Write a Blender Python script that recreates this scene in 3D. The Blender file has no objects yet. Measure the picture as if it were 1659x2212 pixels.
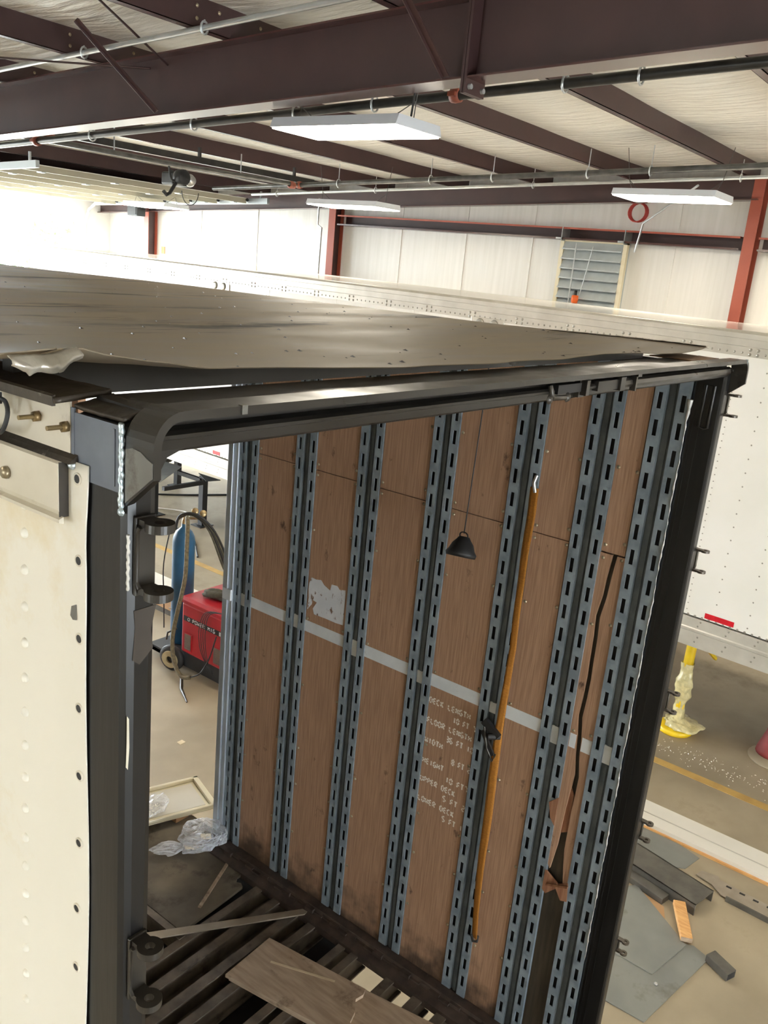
import bpy, bmesh, math, random
from mathutils import Vector, Matrix, noise
random.seed(7)
S = bpy.context.scene
COL = S.collection
PI = math.pi
# ------------------------------------------------------------------ camera, sky, exposure
cam = bpy.data.cameras.new('camera'); camo = bpy.data.objects.new('camera', cam); COL.objects.link(camo)
R = ((0.6142601136468174, -0.7838439254557792, 0.090957205919453),
     (-0.162530667440508, -0.23847009391905782, -0.9574527646038622),
     (0.7721841068838065, 0.5733417086104156, -0.2738813433656032))   # rows: right, down, forward
M = Matrix((( R[0][0], -R[1][0], -R[2][0], -0.652),
            ( R[0][1], -R[1][1], -R[2][1], -0.894),
            ( R[0][2], -R[1][2], -R[2][2],  4.289), (0, 0, 0, 1)))
camo.matrix_world = M
cam.sensor_fit = 'HORIZONTAL'; cam.sensor_width = 36.0; cam.lens = 36.0 * 1860.0 / 1659.0
cam.clip_start = 0.02; cam.clip_end = 300
S.camera = camo
w = bpy.data.worlds.new('sky'); S.world = w; w.use_nodes = True
wn = w.node_tree; wn.nodes.clear()
wo = wn.nodes.new('ShaderNodeOutputWorld'); wb = wn.nodes.new('ShaderNodeBackground')
wb.inputs[0].default_value = (0.84, 0.93, 1.0, 1); wb.inputs[1].default_value = 38.0
wn.links.new(wb.outputs[0], wo.inputs[0])
S.view_settings.view_transform = 'Standard'; S.view_settings.look = 'None'
S.view_settings.gamma = 1.0; S.view_settings.use_curve_mapping = False
S.view_settings.exposure = 0.0
LAMP = 42.0            # radiance of a fixture's diffuser
LAMP_COL = (1.0, 0.90, 0.74)

# ------------------------------------------------------------------ materials
def lin(r, g, b):
    f = lambda c: (c/255/12.92) if c <= 10 else (((c/255)+0.055)/1.055)**2.4
    return (f(r), f(g), f(b), 1)
MATS = {}
def pm(name, c1, c2=None, scale=4.0, rough=0.6, metal=0.0, bump=0.0, stretch=(1, 1, 1), detail=6.0,
       c3=None, s3=1.5, lo3=0.58, hi3=0.7, bscale=None, rough2=None, spec=0.5, lo=0.35, hi=0.65, st3=None, bdist=0.02):
    """base colour c1<->c2 by stretched noise, optional stains c3 by a second noise, optional bump"""
    m = bpy.data.materials.new(name); m.use_nodes = True; N = m.node_tree.nodes; L = m.node_tree.links
    b = N['Principled BSDF']; b.inputs['Roughness'].default_value = rough; b.inputs['Metallic'].default_value = metal
    b.inputs['Specular IOR Level'].default_value = spec
    b.inputs['Base Color'].default_value = c1
    tc = N.new('ShaderNodeTexCoord'); mp = N.new('ShaderNodeMapping'); mp.inputs['Scale'].default_value = stretch
    L.new(tc.outputs['Object'], mp.inputs['Vector'])
    if c2 or bump or rough2 is not None:
        nz = N.new('ShaderNodeTexNoise'); nz.inputs['Scale'].default_value = scale; nz.inputs['Detail'].default_value = detail
        L.new(mp.outputs[0], nz.inputs['Vector'])
    last = None
    if c2:
        rp = N.new('ShaderNodeValToRGB'); rp.color_ramp.elements[0].position = lo; rp.color_ramp.elements[1].position = hi
        rp.color_ramp.elements[0].color = c1; rp.color_ramp.elements[1].color = c2
        L.new(nz.outputs['Fac'], rp.inputs[0]); last = rp.outputs[0]
    if c3:
        n3 = N.new('ShaderNodeTexNoise'); n3.inputs['Scale'].default_value = s3; n3.inputs['Detail'].default_value = 8; n3.inputs['Roughness'].default_value = 0.65
        if st3:
            m3 = N.new('ShaderNodeMapping'); m3.inputs['Scale'].default_value = st3; L.new(tc.outputs['Object'], m3.inputs['Vector']); L.new(m3.outputs[0], n3.inputs['Vector'])
        else: L.new(tc.outputs['Object'], n3.inputs['Vector'])
        r3 = N.new('ShaderNodeValToRGB'); r3.color_ramp.elements[0].position = lo3; r3.color_ramp.elements[1].position = hi3
        r3.color_ramp.elements[0].color = (0, 0, 0, 1); r3.color_ramp.elements[1].color = (1, 1, 1, 1)
        L.new(n3.outputs['Fac'], r3.inputs[0])
        mx = N.new('ShaderNodeMix'); mx.data_type = 'RGBA'
        L.new(r3.outputs[0], mx.inputs[0])
        if last: L.new(last, mx.inputs[6])
        else: mx.inputs[6].default_value = c1
        mx.inputs[7].default_value = c3; last = mx.outputs[2]
    if last: L.new(last, b.inputs['Base Color'])
    if rough2 is not None:
        mr = N.new('ShaderNodeMapRange'); mr.inputs[1].default_value = 0.3; mr.inputs[2].default_value = 0.7
        mr.inputs[3].default_value = rough; mr.inputs[4].default_value = rough2
        L.new(nz.outputs['Fac'], mr.inputs[0]); L.new(mr.outputs[0], b.inputs['Roughness'])
    if bump:
        bp = N.new('ShaderNodeBump'); bp.inputs['Strength'].default_value = bump; bp.inputs['Distance'].default_value = bdist
        if bscale:
            nb = N.new('ShaderNodeTexNoise'); nb.inputs['Scale'].default_value = bscale; nb.inputs['Detail'].default_value = 5
            L.new(mp.outputs[0], nb.inputs['Vector']); L.new(nb.outputs['Fac'], bp.inputs['Height'])
        else: L.new(nz.outputs['Fac'], bp.inputs['Height'])
        L.new(bp.outputs[0], b.inputs['Normal'])
    MATS[name] = m
    return m
def emit(name, col, strength):
    m = bpy.data.materials.new(name); m.use_nodes = True; N = m.node_tree.nodes; N.clear()
    o = N.new('ShaderNodeOutputMaterial'); e = N.new('ShaderNodeEmission'); e.inputs[0].default_value = (*col, 1); e.inputs[1].default_value = strength
    m.node_tree.links.new(e.outputs[0], o.inputs[0]); return m
def film(name, col, alpha, rough=0.12):
    m = bpy.data.materials.new(name); m.use_nodes = True; N = m.node_tree.nodes; L = m.node_tree.links; N.clear()
    o = N.new('ShaderNodeOutputMaterial'); t = N.new('ShaderNodeBsdfTransparent'); p = N.new('ShaderNodeBsdfPrincipled')
    p.inputs['Base Color'].default_value = col; p.inputs['Roughness'].default_value = rough
    mx = N.new('ShaderNodeMixShader'); lw = N.new('ShaderNodeLayerWeight'); lw.inputs[0].default_value = 0.35
    mr = N.new('ShaderNodeMapRange'); mr.inputs[3].default_value = alpha; mr.inputs[4].default_value = 0.9
    L.new(lw.outputs['Facing'], mr.inputs[0]); L.new(mr.outputs[0], mx.inputs[0])
    L.new(t.outputs[0], mx.inputs[1]); L.new(p.outputs[0], mx.inputs[2]); L.new(mx.outputs[0], o.inputs[0]); return m

oxide_shaded   = pm('red_oxide_shaded', lin(58, 37, 36), lin(65, 42, 40), 3, 0.5, 0, 0.05)  # darker copy of the red oxide, roof shade put into its colour
oxgloss = pm('red_oxide_gloss', lin(70, 44, 42), lin(78, 50, 48), 3, 0.24, 0, 0.02, spec=0.8)
oxide_lit = pm('red_oxide_lit', lin(146, 68, 51), lin(158, 78, 59), 3, 0.5)  # lit copy of the same red oxide, bright light put into its colour
insul   = pm('white_vinyl_insulation', lin(226, 224, 216), lin(236, 234, 226), 2.0, 0.36, 0, 1.0, (9, 1.5, 1), bscale=1.3, bdist=0.06)
insulw  = pm('white_vinyl_wall', lin(232, 231, 226), lin(240, 239, 235), 2.0, 0.4, 0, 0.25, (1, 7, 0.35), bscale=1.6)
concrete= pm('concrete_floor', lin(144, 131, 109), lin(172, 158, 133), 1.1, 0.55, 0, 0.05, c3=lin(104, 92, 72), s3=0.55, lo3=0.56, hi3=0.72)
dirtout = pm('outside_ground', lin(190, 186, 176), lin(205, 202, 194), 0.5, 0.9)
yellowl = pm('yellow_floor_paint', lin(196, 160, 92), lin(178, 144, 84), 6, 0.6)
galv    = pm('galvanised_steel', lin(122, 134, 144), lin(148, 160, 168), 16, 0.45, 0.25, 0.03, c3=lin(100, 108, 110), s3=9, lo3=0.6, hi3=0.75)
galv_ch = pm('galvanised_channel', lin(84, 92, 96), lin(104, 110, 112), 12, 0.5, 0.25)
alu     = pm('bare_aluminium', lin(176, 184, 192), lin(196, 202, 208), 5, 0.38, 0.6)
wood    = pm('plywood_panel', lin(152, 117, 92), lin(176, 140, 112), 7, 0.55, 0, 0.04, (20, 20, 0.8), c3=lin(84, 58, 42), s3=9, lo3=0.625, hi3=0.70, st3=(1, 1, 0.6))
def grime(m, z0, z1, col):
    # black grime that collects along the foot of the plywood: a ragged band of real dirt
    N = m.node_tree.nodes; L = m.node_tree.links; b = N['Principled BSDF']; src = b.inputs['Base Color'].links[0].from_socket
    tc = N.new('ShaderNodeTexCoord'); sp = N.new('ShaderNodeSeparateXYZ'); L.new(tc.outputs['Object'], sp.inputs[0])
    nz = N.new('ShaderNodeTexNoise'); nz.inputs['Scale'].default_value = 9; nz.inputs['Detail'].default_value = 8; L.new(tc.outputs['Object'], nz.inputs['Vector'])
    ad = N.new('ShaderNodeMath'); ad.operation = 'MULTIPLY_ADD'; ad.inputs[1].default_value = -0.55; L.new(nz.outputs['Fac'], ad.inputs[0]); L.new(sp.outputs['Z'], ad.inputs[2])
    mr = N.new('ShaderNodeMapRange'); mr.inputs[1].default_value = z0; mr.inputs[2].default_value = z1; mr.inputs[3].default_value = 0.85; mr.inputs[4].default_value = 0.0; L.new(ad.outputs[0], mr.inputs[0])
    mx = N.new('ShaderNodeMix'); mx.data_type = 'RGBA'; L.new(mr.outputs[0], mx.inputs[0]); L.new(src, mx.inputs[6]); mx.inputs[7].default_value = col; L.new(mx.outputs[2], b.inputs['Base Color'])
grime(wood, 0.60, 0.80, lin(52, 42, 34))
woodraw = pm('broken_plywood', lin(156, 112, 84), lin(128, 84, 60), 8, 0.7, 0, 0.1, (8, 8, 0.7))
boardm  = pm('weathered_board', lin(164, 142, 120), lin(188, 166, 142), 7, 0.75, 0, 0.15, (6, 0.8, 6), c3=lin(96, 76, 60), s3=5)
pine    = pm('pine_block', lin(222, 172, 110), lin(200, 146, 88), 9, 0.6, 0, 0.05, (6, 1, 6))
blackst = pm('black_gloss_steel', lin(23, 21, 19), lin(34, 31, 28), 5, 0.26, 0, 0.03, c3=lin(66, 60, 52), s3=9, lo3=0.68, hi3=0.8, rough2=0.5)
hoodm   = pm('worn_black_hood', lin(33, 30, 27), lin(48, 44, 38), 6, 0.24, 0.1, 0.03, c3=lin(84, 78, 68), s3=9, lo3=0.64, hi3=0.8, rough2=0.5)
postbl  = pm('black_post_paint', lin(17, 17, 18), lin(25, 24, 24), 6, 0.36, 0, 0.05, (1, 6, 0.5), spec=0.4)
primer  = pm('grey_blue_primer', lin(98, 104, 115), lin(118, 124, 134), 9, 0.4, 0.35, 0.03, c3=lin(90, 92, 94), s3=9)
gplate  = pm('grey_gusset', lin(92, 90, 84), lin(112, 110, 104), 8, 0.5, 0.2, 0.03, c3=lin(72, 64, 52), s3=8, lo3=0.52, hi3=0.62)
weldm   = pm('weld_bead', lin(170, 186, 194), lin(206, 218, 222), 40, 0.35, 0.7, 0.3)
weldw   = pm('white_weld_line', lin(176, 174, 166), lin(214, 212, 206), 30, 0.5, 0.3, 0.3)
skinm   = pm('cream_trailer_skin', lin(234, 230, 216), lin(239, 235, 223), 2.5, 0.36, 0, 0.03, (1, 1, 0.5), c3=lin(222, 204, 162), s3=2.2, lo3=0.6, hi3=0.78)
railm   = pm('dirty_white_rail', lin(200, 192, 174), lin(222, 215, 200), 5, 0.45, 0.1, 0.04, c3=lin(120, 100, 72), s3=6, lo3=0.6, hi3=0.75)
lining  = pm('dark_wall_lining', lin(62, 54, 44), lin(80, 70, 56), 6, 0.7, 0, 0.05, (8, 8, 0.6))
patchm  = pm('bare_brown_patch', lin(46, 39, 33), lin(58, 50, 43), 14, 0.5)
capm    = pm('sooty_cap', lin(44, 38, 32), lin(64, 56, 46), 12, 0.45, 0.2, 0.25, c3=lin(176, 168, 156), s3=16, lo3=0.62, hi3=0.72)
roofm   = pm('dusty_roof_sheet', lin(112, 99, 82), lin(140, 126, 106), 2.2, 0.46, 0.0, 0.06, (0.6, 2.6, 1), rough2=0.72, spec=0.35,
             c3=lin(48, 41, 34), s3=1.5, lo3=0.55, hi3=0.63, st3=(0.55, 2.2, 1))
tabm    = pm('torn_aluminium', lin(190, 184, 172), lin(150, 142, 128), 14, 0.35, 0.6, 0.5)
brass   = pm('brass', lin(168, 148, 108), lin(128, 108, 76), 12, 0.35, 0.7)
bolth   = pm('zinc_bolt', lin(176, 164, 140), lin(140, 128, 104), 20, 0.35, 0.7)
rubber  = pm('black_rubber', lin(26, 26, 27), lin(34, 33, 33), 8, 0.6)
floorst = pm('dirty_floor_steel', lin(88, 79, 70), lin(122, 110, 98), 10, 0.6, 0.2, 0.1, c3=lin(48, 41, 36), s3=6)
deckm   = pm('dirty_deck', lin(92, 83, 71), lin(122, 112, 96), 4, 0.75, 0, 0.15, c3=lin(58, 50, 41), s3=3, lo3=0.52, hi3=0.64)
scuff   = pm('scuffed_base_rail', lin(60, 50, 46), lin(84, 70, 62), 14, 0.55, 0.2, 0.3, c3=lin(150, 142, 132), s3=22, lo3=0.68, hi3=0.76)
whitep  = pm('white_paint', lin(206, 210, 212), lin(222, 225, 226), 8, 0.5, 0, 0.03, c3=lin(150, 128, 106), s3=14, lo3=0.66, hi3=0.74)
stencil = pm('stencil_paint', lin(238, 233, 226), lin(212, 202, 188), 60, 0.6)
labelm  = pm('torn_label', lin(208, 210, 214), lin(222, 223, 226), 10, 0.5, 0, 0.05, c3=lin(120, 92, 74), s3=20, lo3=0.6, hi3=0.64, st3=(1, 1.6, 0.8))
wtrail  = pm('white_trailer_skin', lin(232, 230, 222), lin(238, 236, 230), 1.5, 0.3)
wrail   = pm('trailer_rail_aluminium', lin(188, 184, 174), lin(206, 202, 192), 4, 0.36, 0.35)
wroof   = pm('white_trailer_roof', lin(214, 212, 206), lin(222, 220, 214), 3, 0.15, 0.3)
rivetm  = pm('dull_rivet', lin(150, 146, 136), None, rough=0.4, metal=0.5)
under   = pm('underside_black', lin(24, 22, 20), lin(34, 31, 28), 6, 0.8)
redtape = pm('red_reflector', lin(206, 22, 40), lin(190, 16, 34), 20, 0.3)
yellowp = pm('yellow_paint', lin(244, 208, 40), lin(230, 190, 30), 8, 0.4)
wrapm   = pm('plastic_wrap', lin(228, 214, 160), lin(198, 186, 140), 20, 0.25, 0, 0.4)
redp    = pm('red_machine_paint', lin(176, 28, 40), lin(158, 24, 36), 6, 0.4, 0, 0.02)
redcast = pm('faded_red_casting', lin(150, 60, 58), lin(128, 48, 46), 8, 0.6)
bluep   = pm('blue_cylinder_paint', lin(30, 76, 108), lin(36, 86, 120), 6, 0.38, 0, 0.02)
dkblue  = pm('dark_blue_case', lin(46, 66, 90), None, rough=0.5)
blackp  = pm('matt_black', lin(22, 22, 23), lin(30, 30, 30), 5, 0.55)
greyd   = pm('grey_grille', lin(120, 104, 92), lin(104, 90, 80), 10, 0.5)
whitet  = pm('white_text', lin(225, 225, 225), None, rough=0.5)
tanw    = pm('tan_cable_wrap', lin(112, 100, 74), lin(82, 74, 56), 40, 0.8, 0, 0.4)
clothm  = pm('grey_green_cloth', lin(88, 86, 72), lin(64, 62, 52), 14, 0.9, 0, 0.4)
tandisc = pm('tan_wheel_hub', lin(186, 170, 132), lin(160, 146, 112), 10, 0.5)
cardb   = pm('cardboard', lin(186, 148, 108), lin(172, 134, 96), 6, 0.8)
whitesh = pm('white_sheet_goods', lin(230, 226, 216), lin(222, 218, 208), 2, 0.4)
bluegr  = pm('blue_grey_steel_plate', lin(126, 127, 123), lin(138, 138, 132), 3, 0.45, 0.3, 0.02, c3=lin(104, 100, 88), s3=2)
dksteel = pm('dark_mill_steel', lin(84, 80, 74), lin(102, 98, 90), 8, 0.5, 0.3, 0.05)
flatm   = pm('pale_flat_bar', lin(150, 138, 122), lin(168, 156, 140), 8, 0.4, 0.3)
tray_m  = pm('cream_tray', lin(226, 216, 186), lin(234, 226, 200), 3, 0.4)
paper   = pm('paper_tag', lin(214, 196, 164), lin(224, 208, 178), 5, 0.7)
lugst   = pm('worn_hinge_steel', lin(96, 89, 80), lin(72, 66, 58), 18, 0.35, 0.4)
clipm   = pm('dull_clip', lin(72, 68, 62), lin(54, 50, 46), 14, 0.35, 0.4)
silver  = pm('silver_bracket', lin(196, 196, 194), lin(170, 170, 168), 10, 0.3, 0.7)
yellstr = pm('amber_webbing', lin(182, 120, 34), lin(148, 94, 28), 12, 0.75, 0, 0.3, (6, 6, 60))
pipegr  = pm('grey_steel_pipe', lin(70, 70, 68), lin(92, 92, 90), 8, 0.35, 0.5)
pipedk  = pm('dark_steel_pipe', lin(44, 43, 41), lin(58, 57, 54), 8, 0.35, 0.4)
conduit_m = pm('bright_conduit', lin(188, 194, 196), lin(206, 210, 212), 6, 0.3, 0.7)
orangec = pm('orange_coupling', lin(150, 76, 54), lin(122, 60, 44), 14, 0.5)
fixm    = pm('white_fixture_enamel', lin(214, 218, 224), None, rough=0.4)
doorm   = pm('white_door_panel', lin(224, 224, 218), lin(214, 214, 208), 3, 0.4)
doorrib = pm('door_stile', lin(158, 152, 134), None, rough=0.5)
trackm  = pm('galvanised_track', lin(176, 182, 186), None, rough=0.35, metal=0.6)
louvm   = pm('louver_aluminium', lin(196, 204, 206), lin(182, 190, 192), 5, 0.35, 0.3)
orangep = pm('orange_plastic', lin(232, 104, 40), None, rough=0.4)
redhose = pm('red_hose', lin(176, 62, 54), None, rough=0.5)
leafm   = pm('tree_leaves', lin(92, 128, 72), lin(120, 156, 92), 3, 0.7)
barkm   = pm('tree_bark', lin(88, 72, 56), lin(66, 54, 42), 6, 0.9)
bagm    = film('clear_plastic_bag', (0.86, 0.88, 0.92, 1), 0.22)
lampem  = emit('lamp_diffuser', LAMP_COL, LAMP)
shav    = pm('bright_shavings', lin(220, 216, 204), None, rough=0.35, metal=0.4)
rustm   = pm('rusty_shelf', lin(128, 92, 58), lin(96, 68, 44), 12, 0.5, 0.2)

# ------------------------------------------------------------------ mesh helpers
class MB:
    def __init__(s): s.v = []; s.f = []; s.sm = []
    def add(s, vs, fs, smooth=False):
        o = len(s.v); s.v += [tuple(x) for x in vs]; s.f += [tuple(i+o for i in f) for f in fs]; s.sm += [smooth]*len(fs); return s
    def box(s, x0, x1, y0, y1, z0, z1):
        v = [(x0,y0,z0),(x1,y0,z0),(x1,y1,z0),(x0,y1,z0),(x0,y0,z1),(x1,y0,z1),(x1,y1,z1),(x0,y1,z1)]
        return s.add(v, [(0,3,2,1),(4,5,6,7),(0,1,5,4),(1,2,6,5),(2,3,7,6),(3,0,4,7)])
    def hexa(s, bot, top):                       # two quads, same winding, counter-clockwise from above
        return s.add(list(bot)+list(top), [(3,2,1,0),(4,5,6,7),(0,1,5,4),(1,2,6,5),(2,3,7,6),(3,0,4,7)])
    def bar(s, p0, p1, wd, h, up=(0,0,1)):      # rectangular bar between points
        p0 = Vector(p0); p1 = Vector(p1); d = (p1-p0).normalized(); u = Vector(up); sx = d.cross(u)
        if sx.length < 1e-4: sx = d.cross(Vector((1,0,0)))
        sx.normalize(); u = sx.cross(d).normalized()
        c = lambda p: [p-sx*wd/2-u*h/2, p+sx*wd/2-u*h/2, p+sx*wd/2+u*h/2, p-sx*wd/2+u*h/2]
        return s.add(c(p0)+c(p1), [(0,1,2,3),(7,6,5,4),(0,4,5,1),(1,5,6,2),(2,6,7,3),(3,7,4,0)])
    def prism(s, poly, axis, a0, a1):            # polygon in the two other axes, extruded along axis
        n = len(poly)
        def P(q, a):
            return (a, q[0], q[1]) if axis == 0 else ((q[0], a, q[1]) if axis == 1 else (q[0], q[1], a))
        v = [P(q, a0) for q in poly] + [P(q, a1) for q in poly]
        f = [tuple(range(n))[::-1], tuple(range(n, 2*n))] + [(i, (i+1) % n, n+(i+1) % n, n+i) for i in range(n)]
        return s.add(v, f)
    def tube(s, path, r, n=8, caps=True):
        P = [Vector(p) for p in path]; rr = r if isinstance(r, (list, tuple)) else [r]*len(P)
        v = []; u = None
        for i, p in enumerate(P):
            d = (P[min(i+1, len(P)-1)] - P[max(i-1, 0)]).normalized()
            if u is None:
                u = d.cross(Vector((0.13, 0.21, 1)));
                if u.length < 1e-3: u = d.cross(Vector((1, 0, 0)))
            u = (u - d*u.dot(d)).normalized(); w_ = d.cross(u)
            v += [p + (u*math.cos(2*PI*k/n) + w_*math.sin(2*PI*k/n))*rr[i] for k in range(n)]
        f = [(i*n+k, i*n+(k+1) % n, (i+1)*n+(k+1) % n, (i+1)*n+k) for i in range(len(P)-1) for k in range(n)]
        s.add(v, f, True)
        if caps: s.add(v[:n], [tuple(range(n))[::-1]]); s.add(v[-n:], [tuple(range(n))])
        return s
    def lathe(s, prof, base, axis=(0,0,1), n=20):   # profile (r, h) around axis at base
        A = Vector(axis).normalized(); U = A.cross(Vector((0.3, 1, 0.2))).normalized(); V = A.cross(U); B = Vector(base); v = []
        for r, h in prof: v += [B + A*h + (U*math.cos(2*PI*k/n)+V*math.sin(2*PI*k/n))*r for k in range(n)]
        f = [(i*n+k, i*n+(k+1) % n, (i+1)*n+(k+1) % n, (i+1)*n+k) for i in range(len(prof)-1) for k in range(n)]
        return s.add(v, f, True)
    def cyl(s, p0, p1, r, n=14): return s.tube([p0, p1], r, n)
    def dome(s, c, nrm, r, h, n=8, rings=2):
        prof = [(r*math.cos(i/rings*PI/2*0.98), h*math.sin(i/rings*PI/2)) for i in range(rings+1)]
        return s.lathe(prof, c, nrm, n)
    def disc_ring(s, c, nrm, ro, ri, th, n=18):
        s.lathe([(ri, -th/2), (ro, -th/2), (ro, th/2), (ri, th/2), (ri, -th/2)], c, nrm, n)
        s.sm[-4*n:] = [False]*(4*n); return s
    def grid(s, fn, nu, nv, smooth=True):
        v = [fn(i/nu, j/nv) for i in range(nu+1) for j in range(nv+1)]
        f = [(i*(nv+1)+j, (i+1)*(nv+1)+j, (i+1)*(nv+1)+j+1, i*(nv+1)+j+1) for i in range(nu) for j in range(nv)]
        return s.add(v, f, smooth)
    def mesh(s, name, off=(0,0,0)):
        me = bpy.data.meshes.new(name)
        me.from_pydata([(x-off[0], y-off[1], z-off[2]) for x, y, z in s.v], [], s.f)
        me.polygons.foreach_set('use_smooth', s.sm)
        me.update(); return me
    def obj(s, name, mat, parent=None, bevel=0, solid=0, loc=None, fix=True):
        """link as ONE object; local coordinates relative to the parent chain's world origin (or to loc)"""
        off = loc if loc is not None else (world_of(parent) if parent else (0, 0, 0))
        me = s.mesh(name, off); me.materials.append(mat)
        if fix:
            bm = bmesh.new(); bm.from_mesh(me); bmesh.ops.recalc_face_normals(bm, faces=bm.faces); bm.to_mesh(me); bm.free()
        o = bpy.data.objects.new(name, me); COL.objects.link(o)
        if parent:
            o.parent = parent; pw = world_of(parent); o.location = (off[0]-pw[0], off[1]-pw[1], off[2]-pw[2])
        else: o.location = off
        if solid:
            m = o.modifiers.new('thickness', 'SOLIDIFY'); m.thickness = solid; m.offset = 0
        if bevel:
            m = o.modifiers.new('bevel', 'BEVEL'); m.width = bevel; m.segments = 2; m.limit_method = 'ANGLE'; m.angle_limit = 0.7
        return o
def world_of(o):
    p = Vector((0, 0, 0))
    while o: p = p + o.location; o = o.parent
    return tuple(p)
def tag(o, label, cat, group=None):
    o['label'] = label; o['category'] = cat
    if group: o['group'] = group
    return o
def thing(name, label, cat, loc, group=None):
    o = bpy.data.objects.new(name, None); COL.objects.link(o); o.location = loc; o.empty_display_size = 0.1
    return tag(o, label, cat, group)
def struct(o): o['kind'] = 'structure'; return o
def stuff(o): o['kind'] = 'stuff'; return o
def lab(o, t): o['label'] = t; return o
def copy(o, parent, wloc):
    c = o.copy(); COL.objects.link(c); c.parent = parent; pw = world_of(parent)
    c.location = (wloc[0]-pw[0], wloc[1]-pw[1], wloc[2]-pw[2]); return c
def smooth_path(P, k=5):
    """Catmull-Rom smoothing of a path"""
    P = [Vector(p) for p in P]; Q = [P[0]*2-P[1]] + P + [P[-1]*2-P[-2]]; out = []
    for i in range(1, len(Q)-2):
        a, b, c, d = Q[i-1], Q[i], Q[i+1], Q[i+2]
        for j in range(k):
            t = j/k; out.append(0.5*((2*b)+(c-a)*t+(2*a-5*b+4*c-d)*t*t+(3*b-a-3*c+d)*t**3))
    return out + [P[-1]]
ORD = ['first','second','third','fourth','fifth','sixth','seventh','eighth','ninth','tenth','eleventh','twelfth']

# ------------------------------------------------------------------ the building
ZP = lambda y: 6.0 - 0.048*(y + 0.894)          # underside of the purlins
RX, RY0, RY1, LX = 12.0, -12.0, 17.2, -11.0
struct(MB().box(LX-0.2, RX+0.2, RY0-0.2, RY1+0.2, -0.2, 0.0).obj('floor', concrete))
struct(MB().box(LX-60, RX+60, RY1+0.2, RY1+80, -0.25, -0.05).obj('ground', dirtout))
PURY = [2.82 + 1.524*k for k in range(-9, 10)]
def ceil_fn(u, v):
    x = LX + (RX-LX)*u; y = RY0 + (RY1-RY0)*v
    t = ((y - 2.82)/1.524) % 1.0
    sag = 0.055*math.sin(PI*t)**0.7
    return (x, y, ZP(y) + 0.205 - sag + 0.012*noise.noise(Vector((x*0.8, y*4, 0))))
struct(MB().grid(ceil_fn, 40, 230).obj('ceiling', insul, fix=False))
struct(MB().box(LX-0.3, RX+0.3, RY0-0.3, RY1+0.3, 7.2, 7.3).obj('ceiling_deck', galv_ch))
# right end wall, front wall with the open overhead-door bay, left and back walls with unseen openings added for daylight
struct(MB().box(RX, RX+0.15, RY0, RY1, 0, 7.2).obj('wall_right', insulw))
DX0, DX1, DZ = 6.74, 11.2, 4.86
struct(MB().box(LX, 0.6, RY1, RY1+0.15, 0, 7.2).box(0.6, 5.2, RY1, RY1+0.15, DZ, 7.2).box(5.2, DX0, RY1, RY1+0.15, 0, 7.2).box(DX1, RX, RY1, RY1+0.15, 0, 7.2).box(DX0, DX1, RY1, RY1+0.15, DZ, 7.2).obj('wall_front', insulw))  # the second bay is unseen, added to bring in daylight
struct(MB().box(LX-0.15, LX, RY0, 3.4, 0, 7.2).box(LX-0.15, LX, 5.6, RY1, 0, 7.2).box(LX-0.15, LX, 3.4, 5.6, 4.2, 7.2).obj('wall_left', insulw))
struct(MB().box(LX, -2.6, RY0-0.15, RY0, 0, 7.2).box(1.4, RX, RY0-0.15, RY0, 0, 7.2).box(-2.6, 1.4, RY0-0.15, RY0, 3.2, 7.2).obj('wall_back', insulw))
struct(MB().box(LX-40, LX-0.2, RY0-20, RY1+0.2, -0.25, -0.05).obj('ground', dirtout))
# vertical foil seams on the right wall
for i, y in enumerate((8.7, 7.35, 6.1, 3.8, 12.3, 14.0)):
    struct(MB().box(RX-0.012, RX, y-0.02, y+0.02, 0, 5.9).obj('trim_%d' % (i+1), insulw))
# painted lane line
struct(MB().hexa([(6.72,-6,0.0),(6.82,-6,0.0),(7.28,17,0.0),(7.18,17,0.0)], [(6.72,-6,0.004),(6.82,-6,0.004),(7.28,17,0.004),(7.18,17,0.004)]).obj('trim_7', yellowl))

# main rafter
t = thing('main_rafter', 'deep dark maroon roof rafter crossing the whole top of the photo', 'beam', (4.1, 5, 0))
def sl(y, d): return ZP(y) - d
def sbox(mb, x0, x1, y0, y1, d0, d1):            # box following the roof slope, d = depth under purlin underside
    return mb.hexa([(x0,y0,sl(y0,d1)),(x1,y0,sl(y0,d1)),(x1,y1,sl(y1,d1)),(x0,y1,sl(y1,d1))],
                   [(x0,y0,sl(y0,d0)),(x1,y0,sl(y0,d0)),(x1,y1,sl(y1,d0)),(x0,y1,sl(y1,d0))])
sbox(MB(), 4.095, 4.105, RY0, RY1, 0.012, 0.438).obj('web', oxide_shaded, t)
sbox(MB(), 4.0, 4.2, RY0, RY1, 0.0, 0.012).obj('top_flange', oxgloss, t)
sbox(MB(), 4.0, 4.2, RY0, RY1, 0.438, 0.45).obj('bottom_flange', oxgloss, t)
sp = sbox(sbox(MB(), 3.995, 4.205, 2.255, 2.272, 0.0, 0.53), 3.995, 4.205, 2.276, 2.293, 0.0, 0.53).obj('splice_plate', oxide_shaded, t)
for bx in (4.03, 4.17):
    MB().cyl((bx, 2.235, sl(2.27, 0.492)), (bx, 2.315, sl(2.27, 0.492)), 0.016, 8).obj('bolt', conduit_m, t)
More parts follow.
